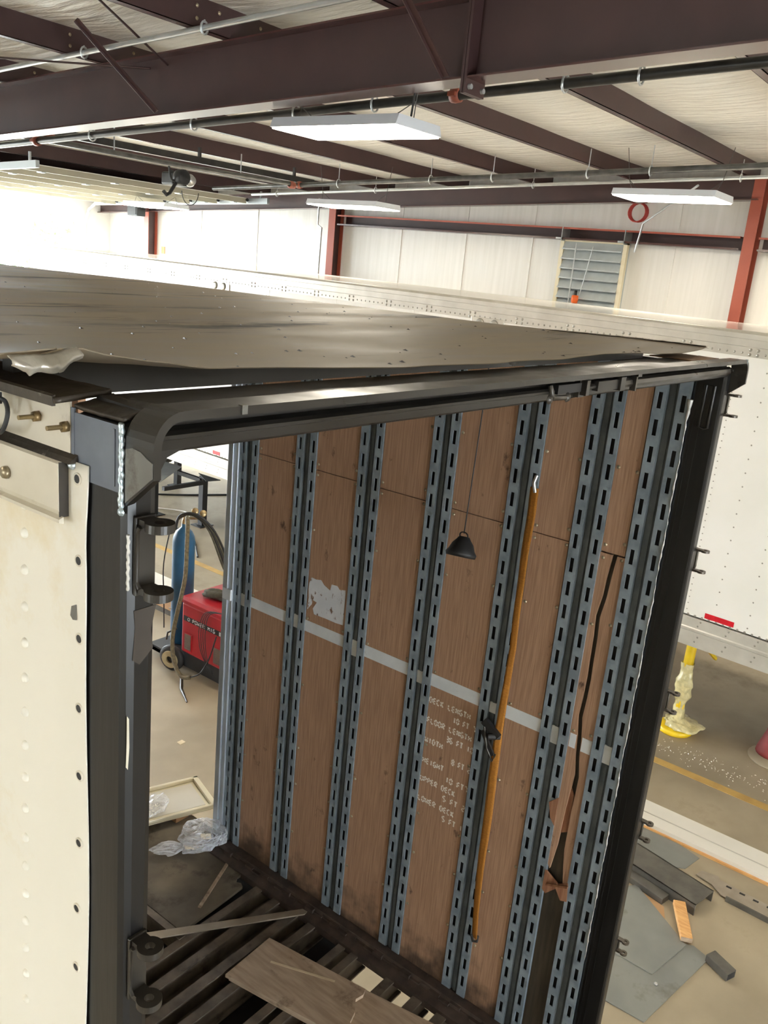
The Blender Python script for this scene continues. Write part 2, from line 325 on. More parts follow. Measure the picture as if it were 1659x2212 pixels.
# flange braces from purlin down to the rafter
br = 0
for y0, y1, z0_, z1_ in ((2.40, 2.42, 5.75, 5.41), (5.36, 5.15, 5.78, 5.29)):
    tag(MB().bar((3.42, y0, z0_+0.03), (3.99, y1, z1_), 0.045, 0.006, (0,1,0)).bar((3.42, y0-0.02, z0_+0.03), (3.99, y1-0.02, z1_), 0.006, 0.045, (0,1,0)).obj('flange_brace', oxide_shaded),
        ['slanting angle brace on the main rafter just left of its bolted splice', 'slanting angle brace with pale edge on the left part of the main rafter'][br], 'brace', 'braces between purlins and rafter'); br += 1
# purlins
allk = sorted(PURY)
for k, y in enumerate(allk):
    if y > RY1 - 0.2: continue
    n_from = sum(1 for q in allk if q <= y and q > 2.0)
    if y > 2: lb = 'dark maroon roof purlin, %s from the right where purlins meet the end wall' % ORD[n_from-1]
    elif y > 1: lb = 'dark maroon roof purlin at the top right corner above the rafter end'
    else: lb = 'dark maroon roof purlin behind the viewpoint, %s behind the rafter splice' % ORD[min(11, sum(1 for q in allk if q >= y and q < 1)-1)]
    t = thing('roof_purlin', lb, 'purlin', (0, y, 0), 'roof purlins')
    z = ZP(y)
    MB().box(LX, RX-0.02, y-0.004, y+0.004, z, z+0.2).obj('web', oxide_shaded, t)
    MB().box(LX, RX-0.02, y-0.004, y+0.075, z, z+0.005).box(LX, RX-0.02, y+0.07, y+0.075, z, z+0.02).obj('bottom_flange', oxgloss, t)
    b = MB()
    for bx in (3.7, 3.9, 4.3): b.dome((bx, y-0.004, z+0.06), (0,-1,0), 0.014, 0.008).dome((bx, y-0.004, z+0.14), (0,-1,0), 0.014, 0.008)
    stuff(b.obj('bolts', bolth, t))
# sag rods
tag(MB().tube([(2.75, 4.54, 5.917), (3.2, 4.742, 5.825), (4.09, 5.145, 5.643)], 0.009, 6).obj('brace_rod', oxide_shaded), 'thin dark rod running down steeply onto the rafter face', 'rod')
tag(MB().tube([(3.3, 6.32, 5.59), (4.09, 5.36, 5.628)], 0.008, 6).obj('brace_rod', oxide_shaded), 'thin dark rod meeting the rafter face beside the left slanting brace', 'rod')

# end-wall rafter, columns, girts
t = thing('end_rafter', 'maroon rafter along the top of the bright end wall', 'beam', (11.7, 8, 0))
sbox(MB(), 11.745, 11.755, 2.7, RY1, 0.0, 0.26).obj('web', oxide_shaded, t)
sbox(MB(), 11.66, 11.84, 2.7, RY1, 0.26, 0.272).obj('bottom_flange', oxgloss, t)
sbox(MB(), 11.66, 11.84, 2.7, RY1, -0.01, 0.0).obj('top_flange', oxgloss, t)
def column(y, lb, top, wdt=0.16):
    t = thing('wall_column', lb, 'column', (11.8, y, 0), 'columns of the end wall')
    MB().box(11.74, 11.96, y-0.006, y+0.006, 0, top).obj('web', oxide_shaded, t)
    MB().box(11.73, 11.742, y-wdt/2, y+wdt/2, 0, top).obj('flange', oxide_lit, t)
    MB().box(11.958, 11.97, y-wdt/2, y+wdt/2, 0, top).obj('flange', oxide_lit, t)
    MB().box(11.6, 12, y-wdt/2-0.05, y+wdt/2+0.05, 0, 0.02).obj('base_plate', oxide_shaded, t)
column(2.72, 'orange-red steel column at the right of the bright end wall', 5.85, 0.15)
column(10.1, 'orange-red steel column in the middle, under the hanging strip light', 5.35)
column(15.5, 'red steel column at left with a black box near its top', 5.1)
def girt(y0, y1, z, lb):
    t = thing('wall_girt', lb, 'girt', (11.8, (y0+y1)/2, z), 'girts of the end wall')
    MB().box(11.74, 11.99, y0, y1, z+0.07, z+0.076).box(11.74, 11.746, y0, y1, z+0.05, z+0.07).obj('top_flange', oxide_lit, t)
    MB().box(11.985, 11.992, y0, y1, z-0.1, z+0.07).obj('web', oxide_shaded, t)
    MB().box(11.74, 11.99, y0, y1, z-0.1, z-0.094).box(11.74, 11.746, y0, y1, z-0.094, z-0.075).obj('bottom_flange', oxgloss, t)
girt(2.84, 9.98, 5.02, 'long maroon wall girt running over the louvered vent')
girt(-6, 2.6, 5.02, 'short orange wall girt at the right edge beyond the column')
girt(15.6, 17.1, 5.0, 'short wall girt beside the open bay at far left')
girt(2.84, 9.98, 2.4, 'lower maroon wall girt hidden behind the white trailer')

# louvered vent in the end wall
t = struct(MB().box(11.90, 12.0, 4.46, 5.50, 3.76, 4.93).obj('window_1', louvm))
fr = MB().box(11.84, 11.91, 5.46, 5.52, 3.74, 4.95).box(11.84, 11.91, 4.44, 4.50, 3.74, 4.95).box(11.84, 11.91, 4.44, 5.52, 4.90, 4.95).box(11.84, 11.91, 4.44, 5.52, 3.74, 3.78).obj('frame', tray_m, t)
for k in range(8):
    z = 3.80 + k*0.142
    MB().hexa([(11.815,4.5,z),(11.83,4.5,z),(11.83,5.46,z),(11.815,5.46,z)], [(11.885,4.5,z+0.13),(11.895,4.5,z+0.13),(11.895,5.46,z+0.13),(11.885,5.46,z+0.13)]).box(11.8, 11.82, 4.5, 5.46, z-0.012, z+0.006).obj('blade', louvm, t)
MB().box(11.79, 11.8, 5.22, 5.24, 3.8, 4.88).obj('rod', conduit_m, t)
MB().tube([(11.79,4.95,4.85),(11.79,5.03,4.3),(11.79,5.1,3.9)], 0.006, 6).obj('link', conduit_m, t)
for y in (5.5, 4.5):
    lab(MB().box(11.72, 11.98, y-0.05, y+0.05, 4.92, 4.945).box(11.72, 11.98, y-0.05, y-0.04, 4.9, 5.1).obj('bracket', conduit_m, t), 'small grey hanger bracket')
t = thing('vent_motor', 'small orange motor with black top on the louvered vent', 'motor', (11.76, 5.11, 4.0))
MB().lathe([(0.0,0),(0.045,0.01),(0.055,0.06),(0.05,0.12),(0.0,0.13)], (11.76,5.11,4.0), n=12).obj('body', orangep, t)
MB().lathe([(0.025,0.0),(0.025,0.07),(0,0.07)], (11.76,5.11,4.125), n=10).obj('cap', blackp, t)
MB().box(11.76, 11.8, 5.08, 5.14, 4.03, 4.09).obj('mount', blackp, t)
t = thing('hose_coil', 'red hose coil hung high on the end wall below the right strip light', 'hose', (11.9, 4.38, 5.37))
b = MB()
for k in range(4):
    b.tube([(11.94-0.015*k, 4.38+0.13*math.cos(a*PI/10)+0.008*k, 5.36+0.13*math.sin(a*PI/10)) for a in range(21)], 0.009, 6)
b.obj('coil', redhose, t)
MB().cyl((11.92, 4.38, 5.48), (12.0, 4.38, 5.48), 0.01, 8).obj('hook', conduit_m, t)
t = thing('wall_speaker', 'black speaker box mounted beside the left red column', 'speaker', (11.5, 15.55, 4.95))
MB().box(11.38, 11.6, 15.35, 15.7, 4.83, 5.12).obj('cabinet', blackp, t, bevel=0.015)
MB().box(11.37, 11.381, 15.39, 15.66, 4.86, 5.09).obj('grille', rubber, t)
MB().box(11.6, 11.64, 15.5, 15.58, 4.95, 5.0).obj('bracket', blackp, t)
tag(MB().box(11.975, 12.0, 15.17, 15.27, 4.10, 4.25).obj('paper_tag', cardb), 'small tan tag on the white wall right of the left column', 'tag')

# overhead door, raised under the roof along its sloping tracks
t = thing('overhead_door', 'raised white sectional overhead door lying under the roof at left', 'door', (9, 14.4, 5.1))
ztr = lambda y: 5.26 - 0.036*(y-11.8)
yy = 11.8
for k in range(6):
    y0, y1 = yy, yy+0.80; yy += 0.81
    p = MB().hexa([(DX0,y0,ztr(y0)),(DX1,y0,ztr(y0)),(DX1,y1,ztr(y1)),(DX0,y1,ztr(y1))], [(DX0,y0,ztr(y0)+0.012),(DX1,y0,ztr(y0)+0.012),(DX1,y1,ztr(y1)+0.012),(DX0,y1,ztr(y1)+0.012)]).obj('door_section', doorm, t)
    MB().hexa([(DX0,y0,ztr(y0)-0.085),(DX1,y0,ztr(y0)-0.085),(DX1,y0+0.06,ztr(y0)-0.085),(DX0,y0+0.06,ztr(y0)-0.085)], [(DX0,y0,ztr(y0)),(DX1,y0,ztr(y0)),(DX1,y0+0.06,ztr(y0)),(DX0,y0+0.06,ztr(y0))]).obj('rib', doorrib, p)
    for hx in (DX0+0.3, DX0+1.6, DX0+2.9, DX1-0.3):
        MB().box(hx-0.04, hx+0.04, y0-0.03, y0+0.1, ztr(y0)-0.10, ztr(y0)-0.085).obj('hinge', trackm, p)
    MB().cyl((DX1-0.02, y0+0.02, ztr(y0)-0.02), (DX1+0.1, y0+0.02, ztr(y0)-0.02), 0.03, 10).obj('roller', rubber, p)
for dx in (DX0-0.08, DX1+0.08):
    MB().hexa([(dx-0.03,11.3,ztr(11.3)-0.09),(dx+0.03,11.3,ztr(11.3)-0.09),(dx+0.03,16.7,ztr(16.7)-0.09),(dx-0.03,16.7,ztr(16.7)-0.09)], [(dx-0.03,11.3,ztr(11.3)+0.01),(dx+0.03,11.3,ztr(11.3)+0.01),(dx+0.03,16.7,ztr(16.7)+0.01),(dx-0.03,16.7,ztr(16.7)+0.01)]).obj('track', trackm, t)
    MB().tube([(dx,16.7,ztr(16.7)-0.04),(dx,16.95,4.9),(dx,17.1,4.6),(dx,17.12,0.0)], 0.035, 8).obj('vertical_track', trackm, t)
for dx, y in ((DX0-0.08, 11.5), (DX1+0.08, 11.5), (DX0-0.08, 14), (DX1+0.08, 14)):
    MB().box(dx-0.015, dx+0.015, y-0.015, y+0.015, ztr(y), ZP(y)).obj('hanger', trackm, t)
# door operator
t = thing('door_operator', 'black motorised door operator with chain loop hanging before the raised door', 'motor', (9.0, 11.0, 5.3))
MB().box(8.72, 9.12, 10.85, 11.15, 5.22, 5.42).obj('housing', blackp, t, bevel=0.03)
MB().lathe([(0,0),(0.11,0),(0.12,0.03),(0.12,0.16),(0.1,0.18),(0,0.18)], (8.82,10.85,5.34), (0,-1,0), 16).obj('motor', rubber, t)
MB().lathe([(0,0),(0.1,0),(0.1,0.03),(0.06,0.1),(0,0.1)], (9.04,10.84,5.32), (0,-1,0), 14).obj('gear_case', silver, t)
MB().tube([(8.85+0.17*math.cos(a*PI/12)+0.1, 10.7, 5.14+0.2*math.sin(a*PI/12)) for a in range(12, 25)], 0.007, 6).obj('chain', rubber, t)
MB().tube([(8.5,10.8,5.0+0.1),(8.56,10.8,5.05),(8.62,10.8,5.08),(8.74,10.8,5.25)], 0.03, 8).obj('arm', rubber, t)
MB().tube(smooth_path([(8.45,10.9,5.6),(8.6,10.85,5.58),(8.62,10.82,5.45),(8.66,10.82,5.3),(8.76,10.82,5.28)]), 0.018, 8).obj('cable', rubber, t)
for hx in (8.8, 9.05):
    MB().box(hx-0.02, hx+0.02, 10.96, 11.0, 5.42, ZP(11)+0.02).obj('hanger', pipegr, t)

# sprinkler pipes, conduits
def pipe_along_y(x, r, d, lb, mat, y0, y1, hangers, coup=(), name='sprinkler_pipe', cat='pipe'):
    t = thing(name, lb, cat, (x, (y0+y1)/2, sl((y0+y1)/2, d)))
    MB().tube([(x, y, sl(y, d)) for y in (y0, (y0+y1)/2, y1)], r, 12).obj('pipe', mat, t)
    for y in hangers:
        MB().tube([(x, y, sl(y, 0)), (x, y, sl(y, d-r-0.03))], 0.006, 6).tube([(x+ (r+0.01)*math.cos(a), y, sl(y, d)+(r+0.02)*math.sin(a)) for a in [i*PI/6 for i in range(13)]], 0.008, 6).obj('hanger', conduit_m, t)
    for y in coup:
        MB().lathe([(r,-0.035),(r+0.014,-0.035),(r+0.018,0),(r+0.014,0.035),(r,0.035)], (x, y, sl(y, d)), (0,1,0), 12).box(x-r-0.035, x+r+0.035, y-0.03, y+0.03, sl(y,d)-0.015, sl(y,d)+0.015).obj('coupling', orangec, t)
    return t
p1 = pipe_along_y(4.8, 0.034, 0.34, 'dark sprinkler pipe running the full width just below the main rafter', pipedk, -6, 14, (1.52, 2.03, 3.6, 4.41, 5.66, 7.2), (2.87, 8.2))
p2 = pipe_along_y(9.0, 0.034, 0.26, 'grey sprinkler pipe running along below the far purlins', pipegr, -6, 10.2, (1.6, 3.1, 3.84, 5.1, 6.03, 7.6), (8.35,))
pipe_along_y(10.2, 0.022, 0.2, 'bright thin conduit below the far sprinkler pipe', conduit_m, -6, 10.6, (2.5, 5.2, 7.9, 10.0), name='conduit', cat='conduit')
pipe_along_y(3.65, 0.02, 0.03, 'bright thin conduit in front of the rafter at top left', conduit_m, -6, 14, (4.2, 5.6), name='conduit', cat='conduit')
t = thing('branch_pipe', 'grey branch pipe linking the two sprinkler pipes at left', 'pipe', (7, 8.4, 5.28))
MB().tube([(4.8, 8.2, sl(8.2, 0.34)+0.03), (6.9, 8.42, 5.27), (9.0, 8.35, sl(8.35, 0.26))], 0.03, 10).obj('pipe', pipegr, t)
for bx, by in ((4.95, 8.21), (8.85, 8.36)):
    MB().lathe([(0.03,-0.05),(0.048,-0.05),(0.052,0),(0.048,0.05),(0.03,0.05)], (bx, by, 5.28), (1,0,0), 12).obj('coupling', orangec, t)
for bx in (5.9, 7.9):
    MB().tube([(bx, 8.4, ZP(8.4)), (bx, 8.4, 5.3)], 0.008, 6).obj('hanger', conduit_m, t)
t = thing('strut_rail', 'dark strut rail beside the branch pipe under the roof at left', 'rail', (6.5, 8.0, 5.35))
MB().box(2.5, 9.6, 8.62, 8.70, 5.36, 5.44).obj('channel', pipedk, t)
for bx in (5.2, 7.4, 9.2): MB().box(bx-0.015, bx+0.015, 8.64, 8.68, 5.44, ZP(8.66)+0.02).obj('hanger', pipedk, t)
tag(MB().tube([(10.25, 3.0, 5.55), (11.7, 4.2, 5.2), (11.7, 4.26, 4.8)], 0.014, 8).obj('drop_conduit', conduit_m), 'thin white conduit dropping past the red hose coil', 'conduit')
tag(MB().tube([(11.6, 10.32, 5.35), (11.6, 10.32, 4.9), (11.6, 10.22, 4.85), (11.6, 10.25, 3.0)], 0.016, 8).obj('drop_conduit', conduit_m), 'white conduit going down beside the middle orange column', 'conduit')

# strip lights
def light(x, y, z, lb, vis=True, wdt=0.54, ln=1.18):
    t = thing('ceiling_light', lb, 'light', (x, y, z), 'hanging strip lights')
    h = 0.07
    hs = MB()
    a, bb = wdt/2, ln/2
    hs.hexa([(x-a,y-bb,z),(x+a,y-bb,z),(x+a,y+bb,z),(x-a,y+bb,z)], [(x-a+0.03,y-bb,z+h),(x+a-0.03,y-bb,z+h),(x+a-0.03,y+bb,z+h),(x-a+0.03,y+bb,z+h)])
    hs.obj('housing', fixm, t)
    MB().box(x-a+0.012, x+a-0.012, y-bb+0.012, y+bb-0.012, z-0.012, z-0.002).obj('diffuser', lampem, t, bevel=0.004)
    if vis:
        for s_ in (-1, 1):
            MB().tube([(x-0.12, y+s_*(bb-0.15), z+h), (x, y+s_*(bb-0.05), z+h+0.12), (x, y+s_*(bb+0.02), ZP(y)+0.02)], 0.004, 5).tube([(x+0.12, y+s_*(bb-0.15), z+h), (x, y+s_*(bb-0.05), z+h+0.12)], 0.004, 5).obj('chain', pipegr, t)
    return t
l1 = light(4.50, 3.53, 5.20, 'large near strip light with grey edge hanging below the main rafter')
MB().tube(smooth_path([(4.3, 2.95, 5.9), (4.4, 2.93, 5.6), (4.36, 2.9, 5.42), (4.42, 2.96, 5.28)]), 0.008, 6).obj('cord', rubber, l1)
light(9.35, 2.95, 5.30, 'hanging strip light at right above the red hose coil', wdt=0.66, ln=1.16)
light(9.4, 7.65, 5.06, 'hanging strip light in the middle above the orange column', wdt=0.6, ln=1.3)
light(10.2, 13.2, 4.96, 'hanging strip light at far left beside the red column', wdt=0.6, ln=1.25)
hid = 0
for x, y in ((-1.5, 3.5), (-7, 3.5), (4.5, -2.5), (9.4, -2.5), (10.4, 0.7), (-7, -2.5), (4.5, -8.5), (-1.5, -8.5), (-7, -8.5), (-7, 10), (9.4, -8.5)):  # unseen fixtures added to light the shop and brighten the end wall
    light(x, y, ZP(y)-0.65, 'added strip light outside the view, %s of the unseen rows' % ORD[hid % 12], False); hid += 1

# ------------------------------------------------------------------ outside
def tree(x, y, h, lb):
    t = thing('leafy_tree', lb, 'tree', (x, y, 0))
    MB().tube([(x,y,-0.1),(x+0.1,y,h*0.35),(x,y+0.1,h*0.7)], [0.22,0.16,0.06], 8).tube([(x+0.1,y,h*0.35),(x+1.0,y+0.3,h*0.65)], [0.1,0.04], 6).tube([(x+0.05,y,h*0.4),(x-1.1,y-0.3,h*0.7)], [0.1,0.04], 6).obj('trunk', barkm, t)
    b = MB()
    for k in range(1500):
        a = random.random()*2*PI; u = random.uniform(-1, 1); q = random.random()**0.4
        c = Vector((x + 1.9*q*math.cos(a)*math.sqrt(1-u*u), y + 1.9*q*math.sin(a)*math.sqrt(1-u*u), h*0.68 + h*0.34*q*u))
        d1 = Vector((random.gauss(0,1), random.gauss(0,1), random.gauss(0,1))).normalized(); d2 = d1.cross(Vector((random.random(),random.random(),1))).normalized()
        s_ = random.uniform(0.1, 0.2)
        b.add([c, c+d1*s_+d2*s_*0.4, c+d1*s_*2, c+d1*s_-d2*s_*0.4], [(0,1,2,3)])
    stuff(b.obj('foliage', leafm, t, fix=False))
tree(17.6, 28.5, 5.2, 'pale green leafy tree outside the open bay at far left')

# ------------------------------------------------------------------ the trailer under repair
W, WD = 2.471, 2.526
T = thing('box_trailer', 'stripped box trailer under repair with open rear frame and dusty roof', 'trailer', (1.26, 0, 0))
# --- logistics posts of the right wall
POSTS = [(2.41,2.274),(2.005,1.870),(1.600,1.465),(1.194,1.060),(0.789,0.655),(0.481,0.348),(0.243,0.110)]
Z0, Z1 = 0.87, 4.03
FW = 0.046
def ladder(mb, y0, y1, ph):
    yc = (y0+y1)/2; sw = 0.0085; x0, x1 = W-0.003, W+0.002
    mb.box(x0, x1, y0, yc-sw, Z0, Z1); mb.box(x0, x1, yc+sw, y1, Z0, Z1)
    z = Z0 + 0.02 + ph; zs = [Z0]
    lo = Z0
    while z < Z1 - 0.07:
        mb.box(x0, x1, yc-sw, yc+sw, lo, z); lo = z + 0.061; z += 0.1015
    mb.box(x0, x1, yc-sw, yc+sw, lo, Z1)
for i, (ya, yb) in enumerate(POSTS):
    b = MB()
    ladder(b, ya-FW, ya, 0.045); ladder(b, yb, yb+FW, 0.045)
    for y in (ya, yb): b.box(W+0.002, W+0.020, y-0.004, y-0.0025, Z0, Z1) if y == ya else b.box(W+0.002, W+0.020, y+0.0025, y+0.004, Z0, Z1)
    p = b.obj('logistics_post', galv, T)
    lab(MB().box(W+0.021, W+0.023, yb+0.002, ya-0.002, Z0, Z1).obj('slot_shade', rubber, p), 'black strip standing in for shade behind the slots')  # black strip paints the shade seen through the slots
    c = MB()
    yi, yo = yb+FW, ya-FW
    c.box(W+0.016, W+0.019, yi, yo, Z0, Z1).box(W-0.002, W+0.018, yi-0.0015, yi+0.0015, Z0, Z1).box(W-0.002, W+0.018, yo-0.0015, yo+0.0015, Z0, Z1)
    c.box(W+0.010, W+0.0165, (yi+yo)/2-0.007, (yi+yo)/2+0.007, Z0, Z1)
    c.obj('channel', galv_ch, p)
    q = MB().box(W+0.009, W+0.0155, yi+0.002, yo-0.002, 2.405+0.01*math.sin(i*2.1), 2.475+0.012*math.sin(i*1.3)).obj('paint_patch', whitep, p)
# door jamb at the far end of the wall
b = MB()
b.box(W-0.012, WD, 2.412, 2.44, 0.84, 4.03).box(W-0.022, WD, 2.443, 2.478, 0.84, 4.03).box(W-0.004, WD+0.004, 2.481, 2.50, 0.84, 4.03)
j = lab(b.obj('door_jamb', alu, T, bevel=0.002), 'pale grey door jamb')
MB().box(W-0.024, W-0.01, 2.414, 2.478, 2.42, 2.485).obj('stripe', whitep, j)
# --- plywood panels between the posts
JZ = 3.289
gaps = [(POSTS[i][1], POSTS[i+1][0]) for i in range(6)]
scr = MB()
for i, (ya, yb) in enumerate(gaps):
    jz = JZ
    ylo, yhi = yb+0.006, ya-0.001
    MB().box(W+0.004, W+0.016, ylo, yhi, jz+0.002, Z1).obj('plywood_panel', wood, T)
    if i < 5: MB().box(W+0.004, W+0.016, ylo, yhi, 0.86, jz-0.002).obj('plywood_panel', wood, T)
    zz = [jz+0.03, jz-0.03, 3.62, 2.98, 2.49, 1.72, 1.2, 1.5, 2.1]
    for n_, z in enumerate(zz):
        if i == 5 and z < 2.4: continue
        off = 0.006*((i*3+n_) % 3)
        scr.dome((W+0.004, ya-0.014, z+off), (-1,0,0), 0.008, 0.005, 7); scr.dome((W+0.004, yb+0.014, z+0.02-off), (-1,0,0), 0.008, 0.005, 7)
    if i < 5:
        MB().box(W+0.0025, W+0.0045, yb, ya, 2.422, 2.484).obj('white_stripe', whitep, T)
stuff(scr.obj('panel_screws', bolth, T))
# torn narrow panel: two slivers with a dark split, broken pieces at its foot
def crack(z, side):
    return 0.303 + 0.010*math.sin(z*5.1) + 0.006*math.sin(z*13) + side*(0.010 + max(0, (2.35-z))*0.022*(1 if side > 0 else 0.7))
zs = [JZ-0.004] + [JZ - k*0.09 for k in range(1, 18)]
def sliver(edge, side, zl):
    poly = [(edge, zs[0])] + [(crack(z, side)+0.003*math.sin(z*40), z) for z in zs if z > zl] + [(crack(zl, side)*0.5+edge*0.5, zl-0.05), (edge, zl-0.02)]
    return MB().prism(poly, 0, W+0.003, W+0.015)
sliver(0.356, 1, 1.86).obj('plywood_panel', wood, T)
sliver(0.233, -1, 1.76).obj('plywood_panel', wood, T)
MB().prism([(0.352,1.80),(0.285,1.76),(0.24,1.79),(0.232,1.70),(0.262,1.69),(0.29,1.735),(0.335,1.685),(0.352,1.70)], 0, W-0.006, W+0.004).obj('broken_piece', woodraw, T)
MB().hexa([(W-0.02,0.335,1.735),(W-0.008,0.335,1.73),(W-0.008,0.235,1.772),(W-0.02,0.235,1.775)], [(W-0.016,0.335,1.742),(W-0.006,0.335,1.738),(W-0.006,0.235,1.78),(W-0.016,0.235,1.783)]).obj('splinter', woodraw, T)
MB().prism([(0.385,2.13),(0.345,2.17),(0.345,2.03),(0.368,2.06)], 0, W-0.008, W-0.003).obj('broken_piece', woodraw, T)
MB().prism([(0.325,2.26),(0.288,2.20),(0.285,2.02),(0.318,2.0)], 0, W+0.012, W+0.02).obj('broken_piece', woodraw, T)
for ya, yb in ((0.345, 0.317), (0.29, 0.247)):
    MB().box(W+0.0015, W+0.0032, yb, ya, 2.418, 2.482).obj('white_stripe', whitep, T)
# torn white label
stk = [(1.847,2.726),(1.816,2.723),(1.782,2.73),(1.761,2.71),(1.717,2.693),(1.71,2.728),(1.673,2.731),(1.657,2.716),(1.617,2.725),(1.616,2.538),(1.664,2.534),(1.725,2.535),(1.813,2.533),(1.824,2.561),(1.8,2.602),(1.832,2.608),(1.834,2.582),(1.862,2.545),(1.860,2.57),(1.856,2.612),(1.862,2.658),(1.860,2.69)]
lab(MB().prism(stk, 0, W+0.002, W+0.0042).obj('torn_label', labelm, T), 'cracked white paper label')
# stencilled dimensions, each letter cut from separate strokes
GL = {'A':'fbcgea','B':'abcdefg','C':'adef','D':'lmdq','E':'adefg','F':'aefg','G':'acdefh','H':'bcefg','I':'v','K':'efxy','L':'def','N':'bcefz','O':'abcdef','P':'abefg','R':'abefgy','T':'tv','U':'bcdef','W':'bcefko','X':'xy',
      '0':'abcdef','1':'v','2':'abged','3':'abgcd','5':'afgcd','6':'afedcg','7':'abc','8':'abcdefg','M':'bcefij'}
SEG = {'a':((.16,1),(.84,1)),'t':((-.05,1),(1.05,1)),'g':((.16,.5),(.84,.5)),'d':((.16,0),(.84,0)),'f':((0,.92),(0,.58)),'e':((0,.42),(0,.08)),'b':((1,.92),(1,.58)),'c':((1,.42),(1,.08)),
       'v':((.5,.95),(.5,.05)),'x':((.15,.5),(.9,1)),'y':((.3,.45),(.95,0)),'z':((.1,.95),(.9,.05)),'w':((.5,.05),(.5,.6)),'h':((.55,.45),(1,.45)),'l':((0,.92),(0,.08)),'m':((1,.82),(1,.18)),'q':((.1,1),(.75,1)),'i':((.08,.95),(.45,.5)),'j':((.92,.95),(.55,.5)),'k':((.08,.05),(.45,.5)),'o':((.92,.05),(.55,.5))}
def letters(mb, txt, y0, z0, y1, h, x, th, flip=-1, sw=0.2, nch=None):
    """strokes on the plane X = x; text runs from y0 towards y1"""
    n = nch or len(txt); adv = abs(y1-y0)/(n-0.28); wd = adv*0.62; d = h*sw
    sg = -1 if y1 < y0 else 1
    for i, ch in enumerate(txt):
        if ch == ' ': continue
        for s_ in GL.get(ch, 'abcdef'):
            (u0, v0), (u1, v1) = SEG[s_]
            if (u0, v0) == (u1, v1): continue
            A = (y0 + sg*(i*adv + u0*wd), z0 - h + v0*h); B = (y0 + sg*(i*adv + u1*wd), z0 - h + v1*h)
            dy, dz = B[0]-A[0], B[1]-A[1]; L_ = math.hypot(dy, dz); ny, nz = -dz/L_*d*0.5, dy/L_*d*0.5
            q = [(A[0]+ny, A[1]+nz), (A[0]-ny, A[1]-nz), (B[0]-ny, B[1]-nz), (B[0]+ny, B[1]+nz)]
            mb.prism(q, 0, x-th, x)
for txt, y0, z0, y1, h in (('DECK LENGTH',1.056,2.363,0.828,0.026),('10 FT 7',0.914,2.312,0.793,0.026),('FLOOR LENGTH',1.056,2.257,0.808,0.026),('36 FT 10',0.938,2.203,0.790,0.027),
    ('WIDTH',1.055,2.153,0.955,0.026),('8 FT 2',0.894,2.099,0.791,0.027),('HEIGHT',1.055,2.042,0.935,0.026),('10 FT7',0.914,1.997,0.793,0.027),('UPPER DECK',1.056,1.942,0.856,0.026),('5 FT 2',0.918,1.892,0.793,0.027),('LOWER DECK',1.056,1.833,0.848,0.026),('5 FT 1',0.908,1.785,0.793,0.027)):
    adv = (y1-y0)/(len(txt)-0.28); i0 = 0
    for word in txt.split(' '):
        i0 = txt.index(word, i0); b = MB(); a0 = y0+i0*adv
        letters(b, word, a0, z0, a0+adv*(len(word)-0.28), h, W+0.0045, 0.0012, sw=0.26)
        lab(b.obj('stencil_word', stencil, T, fix=False), 'white stencilled ' + word); i0 += len(word)
# --- wall foot and outer skin
MB().prism([(2.36,0.795),(2.36,0.835),(2.41,0.848),(2.425,0.872),(2.47,0.875),(2.50,0.86),(2.50,0.795)], 1, 0.0, 2.49).obj('base_rail', scuff, T)
b = MB()
for k in range(40):
    y = 0.1 + k*0.06; b.box(2.405+0.008*math.sin(k*1.7), 2.425, y, y+0.058, 0.845, 0.862+0.006*math.sin(k*2.3))
b.obj('torn_sealant', scuff, T)
MB().box(2.509, WD, 0.10, 2.5, 0.70, 4.04).obj('side_skin', wtrail, T)
MB().box(2.503, 2.508, 0.10, 2.5, 0.70, 4.04).obj('wall_lining', lining, T)
MB().prism([(0.02,4.052),(0.02,4.112),(0.12,4.106),(0.3,4.094),(0.55,4.087),(1.2,4.084),(2.44,4.084),(2.44,4.052)], 1, 0.30, 0.33).obj('roof_bow', blackst, T)
MB().box(2.455, WD, 2.5, 3.9, 3.93, 4.03).obj('door_header', blackst, T)
MB().box(2.47, WD, 3.9, 13.0, 0.70, 4.04).obj('side_skin', wood, T)
MB().box(2.44, WD, 0.1, 13.0, 4.03, 4.06).obj('top_rail', blackst, T)
MB().box(0.0, WD, 12.97, 13.0, 0.70, 4.05).obj('front_wall', wood, T)
# --- rear frame: right post, weld, stiffener
b = MB().box(W, WD, 0.0, 0.108, 0.45, 4.05)
pr = b.obj('rear_post', postbl, T, bevel=0.010)
MB().box(W-0.002, W+0.002, 0.062, 0.066, 0.5, 3.9).box(W-0.002, W+0.002, 0.086, 0.089, 0.5, 3.9).obj('seam_ridge', postbl, pr)
MB().tube([(W-0.006, 0.062, 3.99), (W-0.006, 0.062, 3.84), (W-0.006, 0.045, 3.835), (W-0.006, 0.032, 3.84), (W-0.006, 0.032, 3.99)], 0.006, 6).box(W-0.004, W, 0.034, 0.06, 3.84, 3.99).obj('stiffener', blackst, pr)
pth = []; rad = []
for k in range(150):
    z = 3.93 - k*0.0165; pth.append((W-0.004+0.001*math.sin(k), 0.1085+0.0012*math.sin(k*0.37)+0.0012*math.sin(k*1.7), z)); rad.append(max(0.0005, 0.0022+0.0014*math.sin(k*2.3)+0.0013*math.sin(k*0.41)+ (0.008*max(0, 1-k/5))))
MB().tube(pth, rad, 6).obj('weld_line', weldw, T)
